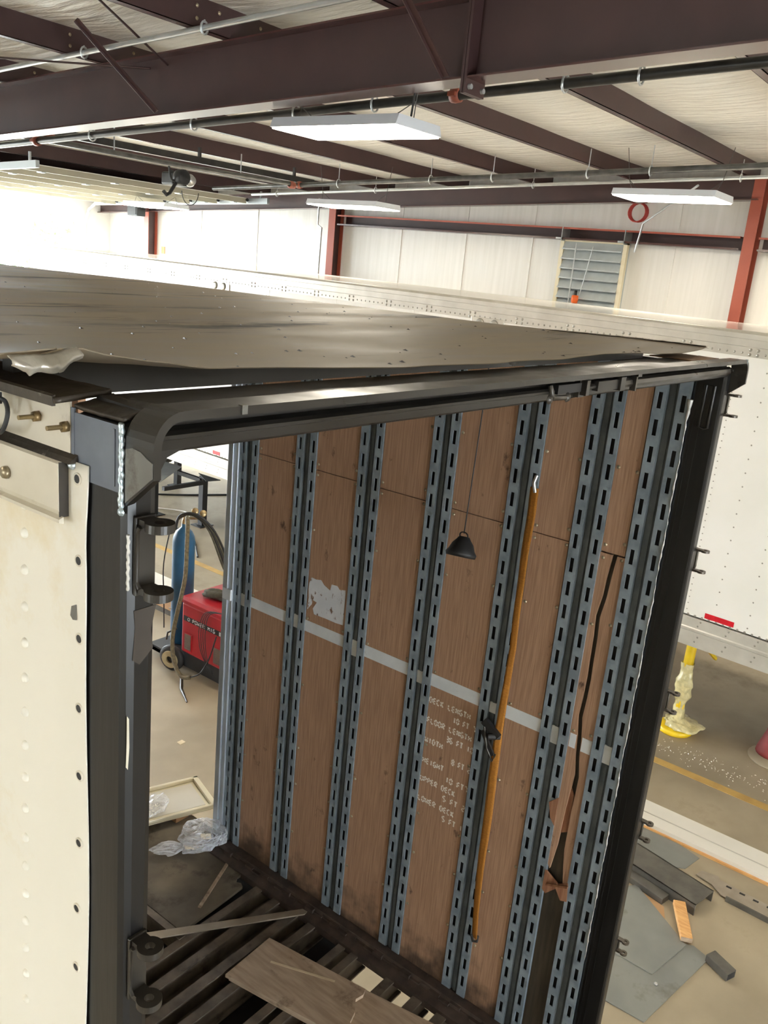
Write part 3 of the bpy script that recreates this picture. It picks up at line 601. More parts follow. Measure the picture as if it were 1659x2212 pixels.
# --- left post, primer plate, weld bead
pl_ = MB().box(0.0, 0.051, 0.0, 0.118, 0.45, 4.07).obj('rear_post', postbl, T, bevel=0.014)
MB().box(-0.0022, 0.0, 0.012, 0.118, 3.978, 4.066).box(-0.003, 0.0, 0.112, 0.119, 3.99, 4.072).box(-0.0035, 0.0, 0.022, 0.026, 3.985, 4.06).obj('primer_plate', primer, pl_)
pth = []; rad = []
for k in range(46):
    z = 4.070 - k*0.00245; pth.append((-0.0035, 0.008+0.0008*math.sin(k*1.1), z)); rad.append(0.0036+0.0004*math.sin(k*1.9)+0.0006*math.sin(k*0.5))
MB().tube(pth, rad, 8).dome((-0.004,0.006,3.955), (-1,0,0), 0.006, 0.005, 10, 3).obj('weld_bead', weldm, pl_)
pth = []; rad = []
for k in range(36):
    z = 3.925 - k*0.0022; pth.append((0.001, -0.002+0.0008*math.sin(k*1.1), z)); rad.append(0.0022+0.0003*math.sin(k*1.9))
MB().tube(pth, rad, 8).obj('weld_bead', weldw, pl_)
lab(MB().prism([(0.012,3.815),(0.014,3.79),(0.011,3.742),(0.022,3.733),(0.033,3.742),(0.044,3.752),(0.040,3.78),(0.048,3.815)], 1, -0.0012, 0.0).obj('bare_patch', patchm, pl_), 'bare brownish patch')
lab(MB().prism([(0.003,3.66),(0.006,3.655),(0.007,3.61),(0.005,3.575),(0.002,3.58),(0.003,3.62)], 1, -0.001, 0.0).obj('bare_patch', railm, pl_), 'long chipped paint scar')
# --- hood bent round the rear frame
r_o, th = 0.046, 0.012
zt = 4.092
def hood_path(off):
    """outline in X-Z from left leg over the top to right leg, inset by off"""
    r = r_o - off; P = [(off, None)]
    for k in range(9):
        a = PI - k*PI/16; P.append((r_o + r*math.cos(a), zt - r_o + r*math.sin(a)))
    for k in range(9):
        a = PI/2 - k*PI/16; P.append((WD - r_o + r*math.cos(a), zt - r_o + r*math.sin(a)))
    P.append((WD-off, None)); return P
po, pi_ = hood_path(0), hood_path(th)
b = MB(); vs = []
for (a, c) in ((po, 0), (pi_, 0)):
    for y in (0.004, -0.052):
        zl = 3.962 if y > 0 else 4.008
        vs += [(p[0], y, p[1] if p[1] is not None else zl) for p in a]
n = len(po); fs = []
for i in range(n-1):
    fs += [(i, i+1, n+i+1, n+i), (2*n+i, 3*n+i, 3*n+i+1, 2*n+i+1), (n+i, n+i+1, 3*n+i+1, 3*n+i), (i, 2*n+i, 2*n+i+1, i+1)]
fs += [(0, n, 3*n, 2*n), (n-1, 2*n+n-1, 3*n+n-1, n+n-1)]
b.add(vs, fs)
hood = b.obj('rear_hood', hoodm, T)
lab(MB().prism([(0.003,3.967),(-0.051,4.0105),(-0.051,4.030),(-0.04,4.034),(-0.028,4.040),(-0.012,4.042),(0.003,4.038)], 0, -0.0012, 0.0).obj('cheek_plate', gplate, hood), 'grey cheek of the hood')
MB().box(0.142, 0.152, -0.054, -0.046, zt-0.011, zt+0.0015).obj('weld_spot', gplate, hood)
lab(MB().box(2.487, 2.493, -0.054, -0.045, zt-0.011, zt+0.0015).obj('weld_spot', weldm, hood), 'bright weld spot')
# --- header rail under the hood
prof = [(0.0,4.080),(0.0,4.068),(0.014,4.066),(0.014,4.059),(-0.006,4.057),(-0.013,4.0525),(-0.012,4.047),(-0.003,4.044),(0.0,4.030),(0.004,4.026),(0.07,4.026),(0.07,4.045),(0.12,4.045),(0.12,4.068),(0.07,4.068),(0.07,4.080)]
MB().prism(prof, 0, 0.04, W+0.02).obj('header_rail', blackst, T)
MB().prism([(0.051,4.03),(0.09,4.03),(0.062,4.020),(0.053,4.005),(0.051,3.99)], 1, 0.0, 0.05).obj('corner_gusset', blackst, T)
MB().prism([(0.0,4.075),(0.11,4.075),(0.11,4.087),(0.0,4.083)], 0, 0.03, W).obj('top_shelf', blackst, T)
lab(MB().box(2.16, 2.44, 0.03, 0.17, 4.084, 4.088).obj('shelf_plate', rustm, T), 'rusty shelf plate')
b = MB().box(1.485, 1.515, -0.024, 0.0, 4.036, 4.07).obj('clip', hoodm, T)
MB().box(1.268, 1.285, -0.03, 0.0, 4.036, 4.072).box(1.262, 1.29, -0.014, 0.0, 4.03, 4.074).obj('clip', clipm, T)
MB().box(1.14, 1.26, -0.02, 0.0, 4.045, 4.066).obj('latch_body', rubber, T)
MB().tube([(1.11,-0.014,4.065),(1.11,-0.02,4.05),(1.12,-0.02,4.038),(1.19,-0.02,4.036)], 0.006, 6).dome((1.19,-0.02,4.036),(0,-1,0),0.012,0.008).dome((1.105,-0.018,4.036),(0,-1,0),0.012,0.008).obj('latch_wire', clipm, T)
MB().box(1.36, 1.485, -0.018, 0.0, 4.04, 4.064).obj('latch_strip', blackst, T)
lab(MB().box(1.58, 1.588, -0.026, -0.01, 4.03, 4.068).box(1.6, 1.625, -0.022, 0.0, 4.066, 4.078).obj('clip', clipm, T), 'small bright clip')
lab(MB().prism([(-0.003,4.064),(-0.016,4.058),(-0.019,4.048),(-0.014,4.040),(-0.002,4.038)], 0, 1.52, 2.46).obj('round_trim', hoodm, T), 'rounded grey trim')
# --- hinge lugs
def lug(c, parent, dy=-1):
    x, y, z = c
    b = MB().disc_ring((x, y-0.030, z), (0,0,1), 0.0195, 0.0075, 0.0115, 30)
    b.hexa([(x-0.0125,y-0.016,z-0.005),(x+0.0125,y-0.016,z-0.005),(x+0.0125,y,z-0.005),(x-0.0125,y,z-0.005)], [(x-0.0125,y-0.016,z+0.005),(x+0.0125,y-0.016,z+0.005),(x+0.0125,y,z+0.005),(x-0.0125,y,z+0.005)])
    return b.obj('lug', hoodm, parent)
def bracket(x, za, zb, mat=hoodm):
    h = MB().box(x-0.016, x+0.016, -0.006, 0.0, zb-0.008, za+0.008).tube([(x-0.014,-0.012,za-0.004),(x-0.014,-0.006,za-0.012),(x-0.014,-0.005,zb+0.012),(x-0.014,-0.012,zb+0.004)], 0.0035, 6).obj('hinge_bracket', mat, T, bevel=0.002)
    lug((x, -0.004, za), h); lug((x, -0.004, zb), h)
bracket(0.026, 3.940, 3.846); bracket(0.024, 3.275, 3.178)
for za, zb in ((3.961,3.888),(3.378,3.297),(2.788,2.708),(2.195,2.116),(1.603,1.546)):
    x = 2.532
    h = MB().box(x-0.010, x+0.014, 0.004, 0.012, zb-0.006, za+0.006).tube([(x+0.012,0.004,za),(x+0.012,0.0,za-0.01),(x+0.012,0.0,zb+0.01),(x+0.012,0.004,zb)], 0.004, 6).obj('hinge_bracket', lugst, T)
    for z in (za, zb):
        MB().disc_ring((x+0.006, -0.028, z), (0,0,1), 0.016, 0.007, 0.008, 16).box(x-0.004, x+0.016, -0.014, 0.008, z-0.004, z+0.004).obj('lug', lugst, h)
# --- left side: skin, rivets, holes, rails, bolts, cap, harness
def skin_fn(u, v):
    z = 4.0 - 1.15*v
    ye = 0.080 + 0.009*v + 0.003*math.sin(z*9) + 0.004*math.exp(-((z-3.9)/0.05)**2)
    y = ye + (13.0-ye)*(u**3)
    return (-0.004 - 0.0012*math.exp(-(y-ye)/0.02)*math.sin(z*7), y, z)
b = MB().grid(skin_fn, 26, 40)
b.add([(-0.004,0.09,2.85),(-0.004,13,2.85),(-0.004,13,0.7),(-0.004,0.09,0.7)], [(0,1,2,3)])
sk = b.obj('side_skin', skinm, T, solid=0.0022)
rv = None
zr = [3.910,3.866,3.808,3.748,3.688,3.628,3.568,3.508,3.449,3.39,3.333,3.276,3.22,3.163,3.106,3.05,2.993]
for i, z in enumerate(zr):
    y = 0.234 + (3.91-z)*0.0365
    if rv is None:
        rv = MB().dome((-0.004,y,z), (-1,0,0), 0.0085, 0.0075, 14, 4).obj('rivet', skinm, sk, loc=(-0.004,y,z))
    else: copy(rv, sk, (-0.004,y,z))
hv = None
for z, y in ((3.978,0.0955),(3.862,0.0935),(3.745,0.0935),(3.634,0.0955),(3.522,0.0955),(3.404,0.098),(3.28,0.105),(3.165,0.108)):
    y += 0.005
    if hv is None:
        hv = MB().lathe([(0.0085,-0.002),(0.0088,0.0012),(0.0070,0.002),(0.0058,0.0008)], (-0.0055,y,z), (-1,0,0), 18).obj('hole_rim', railm, sk, loc=(-0.0055,y,z))
        hd = MB().lathe([(0.0062,0.0014),(0,0.0014)], (-0.0055,y,z), (-1,0,0), 12).obj('rivet_hole', rubber, sk, loc=(-0.0055,y,z))
    else: copy(hv, sk, (-0.0055,y,z)); copy(hd, sk, (-0.0055,y,z))
lab(MB().prism([(0.105,3.795),(0.115,3.79),(0.118,3.775),(0.112,3.77),(0.104,3.772)], 0, -0.0075, -0.006).obj('sealant_smear', gplate, sk), 'grey sealant smear')
# lower rail
lr = MB().prism([(0.0,3.918),(-0.016,3.922),(-0.020,3.93),(-0.020,3.995),(-0.014,3.999),(0.0,3.999)], 1, 0.124, 13.0).obj('lower_side_rail', railm, T)
lab(MB().box(-0.019, 0.0, 0.1225, 0.1245, 3.92, 3.997).obj('end_shade', capm, lr), 'dark plate standing in for shade in the open rail end')  # dark plate paints the shade inside the cut rail end
MB().prism([(-0.016,3.912),(-0.023,3.914),(-0.023,3.919),(-0.016,3.922)], 1, 0.118, 13.0).obj('drip_lip', railm, lr)
MB().prism([(0.002,3.998),(-0.016,3.998),(-0.010,4.004),(0.002,4.012)], 1, 0.105, 13.0).obj('soot_line', capm, lr)
MB().lathe([(0,0.008),(0.0085,0.007),(0.0095,0.004),(0.0095,0),(0,0)], (-0.020,0.253,3.956), (-1,0,0), 10).obj('bolt_head', bolth, lr)
lab(MB().dome((-0.006,0.112,3.995),(-1,0,0),0.007,0.006,10,3).obj('weld_bead', weldm, T), 'silver weld blob')
# recess web with studs
rw = MB().box(-0.003, 0.0, 0.121, 13.0, 3.995, 4.082).obj('rail_web', railm, T)
for y, z in ((0.197,4.046),(0.128,4.044)):
    s_ = MB().cyl((-0.003,y,z), (-0.033,y,z), 0.0034, 10).obj('stud', brass, rw)
    MB().lathe([(0.0,0),(0.008,0),(0.0078,0.008),(0.0,0.008)], (-0.003,y,z), (-1,0,0), 6).obj('nut', brass, s_)
# sooty cap over the rail
def cap_fn(u, v):
    y = 0.112 + (13-0.112)*u**4; x = -0.030 + 0.085*v
    return (x, y, 4.083 + 0.006*v + 0.0025*noise.noise(Vector((x*60, y*22, 0))))
MB().grid(cap_fn, 60, 8).obj('rail_cap', capm, T, solid=0.008, fix=False)
MB().prism([(-0.031,4.075),(-0.026,4.075),(-0.026,4.09),(-0.031,4.088)], 1, 0.118, 13.0).obj('cap_edge', capm, T)
def cap2(u, v):
    y = 0.010 + 0.105*u; x = 0.0 + 0.06*v
    return (x, y, 4.073 + 0.012*v + 0.002*noise.noise(Vector((x*90, y*60, 3))))
MB().grid(cap2, 16, 8).obj('post_cap', capm, T, solid=0.006, fix=False)
# wiring harness on the rail
hn = MB().tube(smooth_path([(-0.034,0.34,4.072),(-0.036,0.275,4.069),(-0.034,0.24,4.066),(-0.030,0.233,4.060),(-0.032,0.226,4.045),(-0.034,0.236,4.022),(-0.030,0.262,4.012),(-0.026,0.29,4.01)]), 0.0032, 8).obj('wire_harness', rubber, T)
MB().tube([(-0.033,0.258,4.068),(-0.033,0.257,4.045),(-0.033,0.258,4.032),(-0.034,0.285,4.052),(-0.034,0.30,4.064)], 0.0028, 8).tube([(-0.034,0.262,4.035),(-0.034,0.285,4.05)], 0.0052, 8).obj('connector', capm, hn)
MB().box(-0.040,-0.026,0.25,0.266,4.056,4.072).box(-0.038,-0.028,0.276,0.282,4.056,4.07).obj('wire_clip', rubber, hn)
MB().lathe([(0,0),(0.008,0),(0.008,0.014),(0,0.014)], (-0.012,0.296,4.008), (-1,0,0), 12).obj('grommet', rubber, hn)
# --- roof sheet, lifted and torn along the rear edge
EZ = [(-0.12,4.146),(-0.007,4.152),(0.05,4.140),(0.113,4.129),(0.24,4.116),(0.517,4.107),(0.75,4.104),(1.11,4.103),(1.42,4.101),(1.72,4.106),(2.04,4.103),(2.29,4.107),(2.57,4.118)]
def interp(P, x):
    for (a, za), (c, zc) in zip(P, P[1:]):
        if x <= c:
            t_ = (x-a)/(c-a); t_ = t_*t_*(3-2*t_); return za + (zc-za)*t_
    return P[-1][1]
RE = [(-1,4.112),(0.1,4.118),(1.15,4.097),(2.6,4.088),(4.9,4.063),(13.2,4.06)]
def roof_fn(u, v):
    x = -0.03 + 2.575*u
    y0 = 0.105 + 0.012*math.sin(x*5.0) + 0.006*math.sin(x*17) + (0.02 if x > 1.6 else 0)*math.sin((x-1.6)*7)
    y = y0 + (13.0-y0)*v**2.2
    k = math.exp(-(y-y0)/0.22)
    mid = 4.082 + 0.006*math.sin(y*1.1) + 0.004*math.sin(x*3+y*2.2)
    e = u**6
    z = mid*(1-e) + interp(RE, y)*e
    z = z*(1-k) + interp(EZ, x)*k
    return (x, y, z + 0.0012*noise.noise(Vector((x*6, y*9, 0))))
rs = MB().grid(roof_fn, 70, 110).obj('roof_sheet', roofm, T, solid=0.0018, fix=False)
def tab_fn(u, v):
    x = -0.100 + 0.093*u
    z = interp([(-0.12,4.144),(-0.05,4.145),(-0.007,4.153)], x) - v*(0.0205+0.0015*math.sin(u*11)+0.001*math.sin(u*27))*(0.45+0.55*min(1, 4*u))*(1.12-0.5*max(0, u-0.78)/0.22)
    return (x + 0.004*v*math.sin(u*14), 0.100 - 0.012*math.sin(v*PI*0.75) + 0.0025*noise.noise(Vector((u*9, v*4, 1))), z + 0.0015*noise.noise(Vector((u*12, v*6, 5))))
def left_fn(u, v):
    x = -0.03 - 0.11*u; y = 0.107 + 1.6*v**1.6
    k = math.exp(-(y-0.105)/0.22)
    return (x, y, (4.084+0.01*u)*(1-k) + interp(EZ, max(x, -0.119))*k)
MB().grid(left_fn, 8, 30).obj('roof_flap', roofm, rs, solid=0.0018, fix=False)
lab(MB().grid(tab_fn, 28, 10).obj('curled_tab', tabm, rs, solid=0.0016, fix=False), 'curled pale torn tab')
cr = MB()
for k in range(130):
    x = random.uniform(0.05, 2.45); y = 0.15 + random.random()**1.6*3.5; s_ = random.uniform(0.002, 0.006)
    u = (x+0.03)/2.575; zz_ = roof_fn(u, ((y-0.105)/12.9)**(1/2.2))[2] + 0.001
    cr.add([(x-s_,y-s_*2,zz_),(x+s_,y-s_,zz_),(x+s_*0.6,y+s_*2,zz_),(x,y,zz_+s_*0.7)], [(0,1,3),(1,2,3),(2,0,3),(0,2,1)])
stuff(cr.obj('roof_grit', capm, rs))
lab(MB().grid(lambda u, v: (2.49+0.05*v+0.008*noise.noise(Vector((u*30,0,0))), 0.10+0.62*u, interp(RE, 0.10+0.62*u)+0.003-0.010*v+0.004*noise.noise(Vector((u*22,v,2)))), 40, 3).obj('bright_torn_edge', tabm, rs, solid=0.0015, fix=False), 'bright torn metal edge')
for y in (0.75, 1.36, 1.97, 2.58, 3.19):
    MB().box(0.03, W, y-0.02, y+0.02, 4.035, 4.075).obj('roof_bow', blackst, T)
# --- floor frame
for y, xa, wd_ in ((2.0,0.0,0.05),(1.862,0.0,0.052),(1.722,0.0,0.056),(1.592,0.0,0.05),(1.372,0.0,0.046),(1.285,0.0,0.046),(1.05,0.0,0.05),(0.88,0.0,0.055),(0.735,0.0,0.055),(0.56,0.0,0.055),(0.38,0.0,0.055),(0.2,0.0,0.055)):
    MB().box(xa+0.05, 2.44, y-wd_, y, 0.808, 0.818).box(xa+0.05, 2.44, y-wd_/2-0.004, y-wd_/2+0.004, 0.70, 0.808).box(xa+0.05, 2.44, y-wd_, y, 0.69, 0.70).obj('cross_member', floorst, T)
for xa, xb, ya_, yb_ in ((0.1,2.5,1.94,2.6),(0.1,2.5,1.80,1.925),(0.1,2.5,1.30,1.787),(0.1,1.99,0.1,1.30),(1.99,2.18,0.1,0.93)):  # black plates added to hide lit ground and keep the gaps dark
    lab(MB().box(xa, xb, ya_, yb_, 0.66, 0.672).obj('shade_plate', under, T), 'black plate added to darken the gaps under the floor frame')
MB().box(1.80, 1.84, 1.99, 3.2, 0.80, 0.822).box(1.815, 1.823, 2.0, 3.2, 0.70, 0.80).obj('floor_rail', floorst, T)
dk = [(1.845,2.022),(1.95,2.028),(2.08,2.034),(2.2,2.04),(2.30,2.047),(2.315,2.075),(2.30,2.10),(2.33,2.125),(2.40,2.13),(2.50,2.12),(2.525,2.3),(2.525,4.2),(1.845,4.2)]
MB().prism(dk, 2, 0.806, 0.822).obj('deck_plate', deckm, T)
MB().box(0.05, 1.845, 3.2, 12.9, 0.80, 0.82).box(1.845, 2.5, 4.2, 12.9, 0.80, 0.82).obj('deck_plate', deckm, T)
MB().box(2.42, WD, 2.49, 3.9, 0.70, 0.80).obj('sill', floorst, T)
MB().box(0.0, 0.06, 0.12, 12.9, 0.68, 0.86).obj('side_sill', floorst, T)
MB().box(0.0, WD, 0.0, 0.1, 0.62, 0.80).obj('rear_sill', blackst, T)
# running gear and props that carry the trailer
for y in (8.6, 9.8):
    MB().cyl((0.2,y,0.5), (2.3,y,0.5), 0.06, 12).obj('axle', under, T)
    for x in (0.02, 2.18):
        wv = MB().lathe([(0.28,0),(0.48,0.0),(0.5,0.03),(0.5,0.25),(0.48,0.28),(0.28,0.28),(0.28,0)], (x,y,0.5), (1,0,0), 28).obj('wheel', rubber, T)
        MB().lathe([(0,0.1),(0.27,0.1),(0.28,0.02),(0.28,0.26),(0,0.2)], (x,y,0.5), (1,0,0), 20).obj('rim', silver, wv)
for x in (0.35, 2.15):
    MB().box(x-0.05, x+0.05, 0.15, 0.25, 0, 0.69).box(x-0.12, x+0.12, 0.08, 0.32, 0, 0.02).obj('prop_leg', under, T)
for x in (0.62, 1.5):
    MB().box(x-0.04, x+0.04, 2.3, 12.8, 0.48, 0.69).obj('chassis_rail', under, T)

# ------------------------------------------------------------------ things on and in the trailer
t = thing('webbing_strap', 'amber webbing strap hanging down the wall with a ratchet midway', 'strap', (2.44, 0.66, 1.25))
pts = [(3.476,0.665),(3.42,0.664),(3.368,0.662),(3.2,0.664),(3.086,0.659),(2.93,0.655),(2.771,0.649),(2.62,0.655),(2.5,0.662),(2.36,0.667),(2.267,0.668),(2.126,0.667),(1.889,0.657),(1.72,0.655),(1.59,0.651),(1.42,0.645),(1.262,0.637)]
def strap_fn(u, v):
    i = min(int(u*(len(pts)-1)), len(pts)-2); f = u*(len(pts)-1)-i
    z = pts[i][0]*(1-f)+pts[i+1][0]*f; y = pts[i][1]*(1-f)+pts[i+1][1]*f
    wv = 0.018 + 0.006*math.sin(z*4)*0.5; tw = 0.35*math.sin(z*3.1+0.5)
    return (W-0.020-0.010*math.sin(z*5)+ (v-0.5)*wv*tw, y - (v-0.5)*2*wv, z)
MB().grid(strap_fn, 64, 3).obj('webbing', yellstr, t, solid=0.002, fix=False)
MB().bar((2.445,0.74,2.385),(2.445,0.66,2.33),0.035,0.02,(1,0,0)).bar((2.435,0.735,2.34),(2.435,0.67,2.24),0.02,0.012,(1,0,0)).cyl((2.42,0.70,2.33),(2.46,0.66,2.33),0.014,10).obj('ratchet', rubber, t)
MB().tube([(2.435,0.73,2.36),(2.425,0.70,2.27),(2.43,0.665,2.215),(2.44,0.66,2.25)], 0.005, 6).obj('handle', clipm, t)
MB().tube([(2.45,0.655,1.27),(2.445,0.64,1.245),(2.45,0.622,1.25),(2.46,0.625,1.275)], 0.007, 6).obj('hook', rubber, t)
MB().tube([(2.45,0.655,3.46),(2.445,0.665,3.50),(2.455,0.66,3.53)], 0.008, 6).obj('hook', silver, t)
t = thing('hanging_lamp', 'black rubber lamp head dangling on a thin cord before the plywood', 'lamp', (2.3, 0.875, 3.15))
MB().tube([(2.3,0.852,4.05),(2.302,0.862,3.7),(2.3,0.875,3.255)], 0.003, 6).obj('cord', rubber, t)
MB().tube([(2.3,0.875+0.02*math.cos(a*PI/6),3.245+0.015*math.sin(a*PI/6)) for a in range(13)], 0.003, 6).obj('loop', rubber, t)
ax = Vector((-0.35,-0.1,-1)).normalized()
MB().lathe([(0.0,0),(0.022,0.0),(0.03,0.012),(0.045,0.03),(0.055,0.055),(0.066,0.07),(0.062,0.085),(0.05,0.08),(0.04,0.05),(0,0.03)], (2.308,0.876,3.238), ax, 20).obj('head', rubber, t)
MB().lathe([(0,0),(0.018,0),(0.022,0.012),(0.0,0.02)], Vector((2.308,0.876,3.238))+ax*0.06, ax, 12).obj('bulb', silver, t)
# loose pieces on the floor frame
tag(MB().hexa([(1.60,2.215,0.824),(1.60,2.155,0.824),(2.37,1.63,0.836),(2.44,1.632,0.836)], [(1.60,2.215,0.832),(1.60,2.155,0.832),(2.37,1.63,0.844),(2.44,1.632,0.844)]).obj('flat_bar', flatm), 'pale steel flat bar lying across the floor frame', 'bar')
tag(MB().bar((2.02,2.09,0.828),(2.37,2.25,0.828),0.018,0.008).obj('thin_stick', boardm), 'thin stick lying on the dirty deck plate', 'stick')
t = thing('wooden_board', 'weathered broken wooden board lying on the floor cross members', 'board', (2.05, 1.2, 0.82))
MB().prism([(1.79,1.625),(2.11,1.64),(2.20,1.06),(2.165,1.045),(2.12,1.055),(2.06,1.01),(2.00,0.99),(1.98,0.96),(1.90,1.02)], 2, 0.834, 0.852).obj('upper_ply', boardm, t)
MB().prism([(1.80,1.61),(2.105,1.625),(2.31,0.55),(1.98,0.55)], 2, 0.8185, 0.834).obj('lower_ply', boardm, t)
MB().bar((2.0,1.52,0.8525),(2.13,1.2,0.8525),0.012,0.002).obj('scratch', paper, t)
# shallow tray and bags at the doorway
t = thing('shallow_tray', 'shallow cream tray standing on the deck edge in the side doorway', 'tray', (2.45, 2.9, 0.84))
def tr(u, v): # tray corners
    A, B_, C_, D = Vector((2.30,3.16)), Vector((2.76,2.99)), Vector((2.65,2.66)), Vector((2.19,2.83))
    return A*(1-u)*(1-v)+B_*u*(1-v)+C_*u*v+D*(1-u)*v
def trq(z, m=0.0): return [(*tr(a, c), z) for a, c in ((m, 1-m), (1-m, 1-m), (1-m, m), (m, m))]
MB().hexa(trq(0.86), trq(0.868)).obj('base', tray_m, t)
for (a0, c0, a1, c1) in ((0,0,1,0.06),(0,0.94,1,1),(0,0,0.05,1),(0.93,0,1,1)):
    q = [tr(a0,c1), tr(a1,c1), tr(a1,c0), tr(a0,c0)]
    MB().hexa([(*p, 0.868) for p in q], [(*p, 0.892) for p in q]).obj('rim', tray_m, t, bevel=0.004)
q = [tr(0.03,0.85), tr(0.88,0.85), tr(0.88,0.12), tr(0.03,0.12)]
lab(MB().hexa([(*p, 0.868) for p in q], [(*p, 0.871) for p in q]).obj('liner', whitesh, t), 'white liner sheet')
MB().box(2.26, 2.36, 2.9, 3.05, 0.822, 0.86).obj('foot', cardb, t)
MB().box(2.40, 2.5, 2.76, 2.86, 0.822, 0.86).obj('foot', cardb, t)
def bag(name, lb, c, sx, sy, sz, seed, rz=0.0, tie=None):
    t = thing(name, lb, 'bag', (c[0], c[1], c[2]-sz))
    def fn(u, v):
        th_, ph = u*2*PI, (v-0.5)*PI*0.995
        d = Vector((math.cos(th_)*math.cos(ph), math.sin(th_)*math.cos(ph), math.sin(ph)))
        k = 1 + 0.28*noise.noise(d*2.3 + Vector((seed,0,0))) + 0.16*abs(noise.noise(d*6 + Vector((0,seed,0))))
        if tie: k *= 1 - 0.8*math.exp(-((d.x*sx - tie)/(sx*0.10))**2)*0.9
        x, y, z = d.x*sx*k, d.y*sy*k, max(d.z*sz*k, -sz*0.95)
        return (c[0]+x*math.cos(rz)-y*math.sin(rz), c[1]+x*math.sin(rz)+y*math.cos(rz), c[2]+z)
    MB().grid(fn, 48, 26, False).obj('film', bagm, t, fix=False); return t
b1 = bag('plastic_bag', 'clear plastic bag of metal brackets leaning against the wall foot', (2.37,2.47,0.905), 0.13, 0.10, 0.088, 3.1, -0.75)
b2 = bag('plastic_bag', 'clear tied plastic bag with a paper tag on the deck', (2.265,2.505,0.862), 0.18, 0.055, 0.038, 8.4, -0.6, tie=-0.045)
b3 = bag('plastic_bag', 'clear plastic bag lying inside the cream tray', (2.36,2.92,0.895), 0.11, 0.07, 0.03, 5.7, 0.4)
for k, (x, y, z, a) in enumerate(((2.33,2.52,0.845,0.3),(2.37,2.47,0.845,1.1),(2.30,2.50,0.838,0.8),(2.34,2.47,0.87,0.2),(2.39,2.44,0.86,1.5))):
    t = thing('steel_bracket', ['shiny steel bracket low at the back of the leaning plastic bag','shiny steel bracket in the middle of the leaning plastic bag','shiny steel bracket at the left inside the leaning plastic bag','topmost shiny bracket inside the leaning plastic bag','shiny steel bracket nearest the wall foot in the plastic bag'][k], 'bracket', (x, y, z-0.015), 'brackets in the plastic bag')
    c, s_ = math.cos(a), math.sin(a)
    MB().hexa([(x-0.03*c,y-0.03*s_,z-0.015),(x+0.03*c,y+0.03*s_,z-0.015),(x+0.03*c-0.022*s_,y+0.03*s_+0.022*c,z-0.015),(x-0.03*c-0.022*s_,y-0.03*s_+0.022*c,z-0.015)],
              [(x-0.03*c,y-0.03*s_,z-0.011),(x+0.03*c,y+0.03*s_,z-0.011),(x+0.03*c-0.022*s_,y+0.03*s_+0.022*c,z-0.011),(x-0.03*c-0.022*s_,y-0.03*s_+0.022*c,z-0.011)]).hexa(
              [(x-0.03*c,y-0.03*s_,z-0.011),(x+0.03*c,y+0.03*s_,z-0.011),(x+0.03*c-0.004*s_,y+0.03*s_+0.004*c,z-0.011),(x-0.03*c-0.004*s_,y-0.03*s_+0.004*c,z-0.011)],
              [(x-0.03*c,y-0.03*s_,z+0.015),(x+0.03*c,y+0.03*s_,z+0.015),(x+0.03*c-0.004*s_,y+0.03*s_+0.004*c,z+0.015),(x-0.03*c-0.004*s_,y-0.03*s_+0.004*c,z+0.015)]).obj('plate', silver, t)
    MB().cyl((x,y,z-0.011),(x,y,z+0.004),0.007,8).obj('bolt', bolth, t)
tag(MB().hexa([(2.235,2.475,0.876),(2.30,2.42,0.866),(2.315,2.45,0.870),(2.255,2.505,0.88)], [(2.235,2.475,0.8775),(2.30,2.42,0.8675),(2.315,2.45,0.8715),(2.255,2.505,0.8815)]).obj('paper_tag', paper), 'tan paper tag in the tied plastic bag', 'tag')
tag(MB().hexa([(2.345,2.46,0.892),(2.395,2.425,0.888),(2.41,2.45,0.905),(2.36,2.485,0.909)], [(2.345,2.46,0.8935),(2.395,2.425,0.8895),(2.41,2.45,0.9065),(2.36,2.485,0.9105)]).obj('paper_tag', paper), 'tan paper tag in the bag leaning on the wall', 'tag')
t = thing('tool_case', 'small dark blue case with pale knobs behind the cream tray', 'case', (2.24, 3.25, 0.82))
MB().box(2.16, 2.30, 3.20, 3.30, 0.822, 0.88).obj('body', dkblue, t, bevel=0.006)
for k in range(3): MB().lathe([(0,0),(0.02,0),(0.022,0.02),(0.01,0.03),(0,0.03)], (2.25+0.022*k,3.25,0.88), n=10).obj('knob', whitesh, t)
tag(MB().bar((2.27,3.19,0.835),(2.42,3.22,0.835),0.05,0.026).obj('wood_offcut', pine), 'orange-brown wood offcut beside the dark blue case', 'wood')

# ------------------------------------------------------------------ the white trailer behind
t = WT = thing('white_trailer', 'long white riveted trailer parked parallel behind the stripped one', 'trailer', (8.3, 5, 0))
XS, XE, YN, YR = 7.05, 9.6, -2.4, 13.55
pw_ = 1.22; y = YN; k = 0
rb = MB()
while y < YR - 0.05:
    y1 = min(y+pw_, YR)
    p = MB().box(XS, XS+0.02, y+0.002, y1-0.002, 1.47, 3.90).obj('side_panel', wtrail, WT)
    MB().box(XS-0.002, XS, y1-0.03, y1+0.03, 1.47, 3.89).obj('seam_strip', wtrail, p)
    for q in range(4):
        yc = y + 0.305*q + (0.02 if q else 0.025); dense = (q == 0)
        z = 1.52
        while z < 3.87:
            rb.dome((XS-0.001, yc, z), (-1,0,0), 0.008, 0.004, 5, 1); z += 0.062 if dense else 0.125
        if dense:
            z = 1.52
            while z < 3.87: rb.dome((XS-0.001, yc-0.05, z), (-1,0,0), 0.008, 0.004, 5, 1); z += 0.062
    y = y1; k += 1
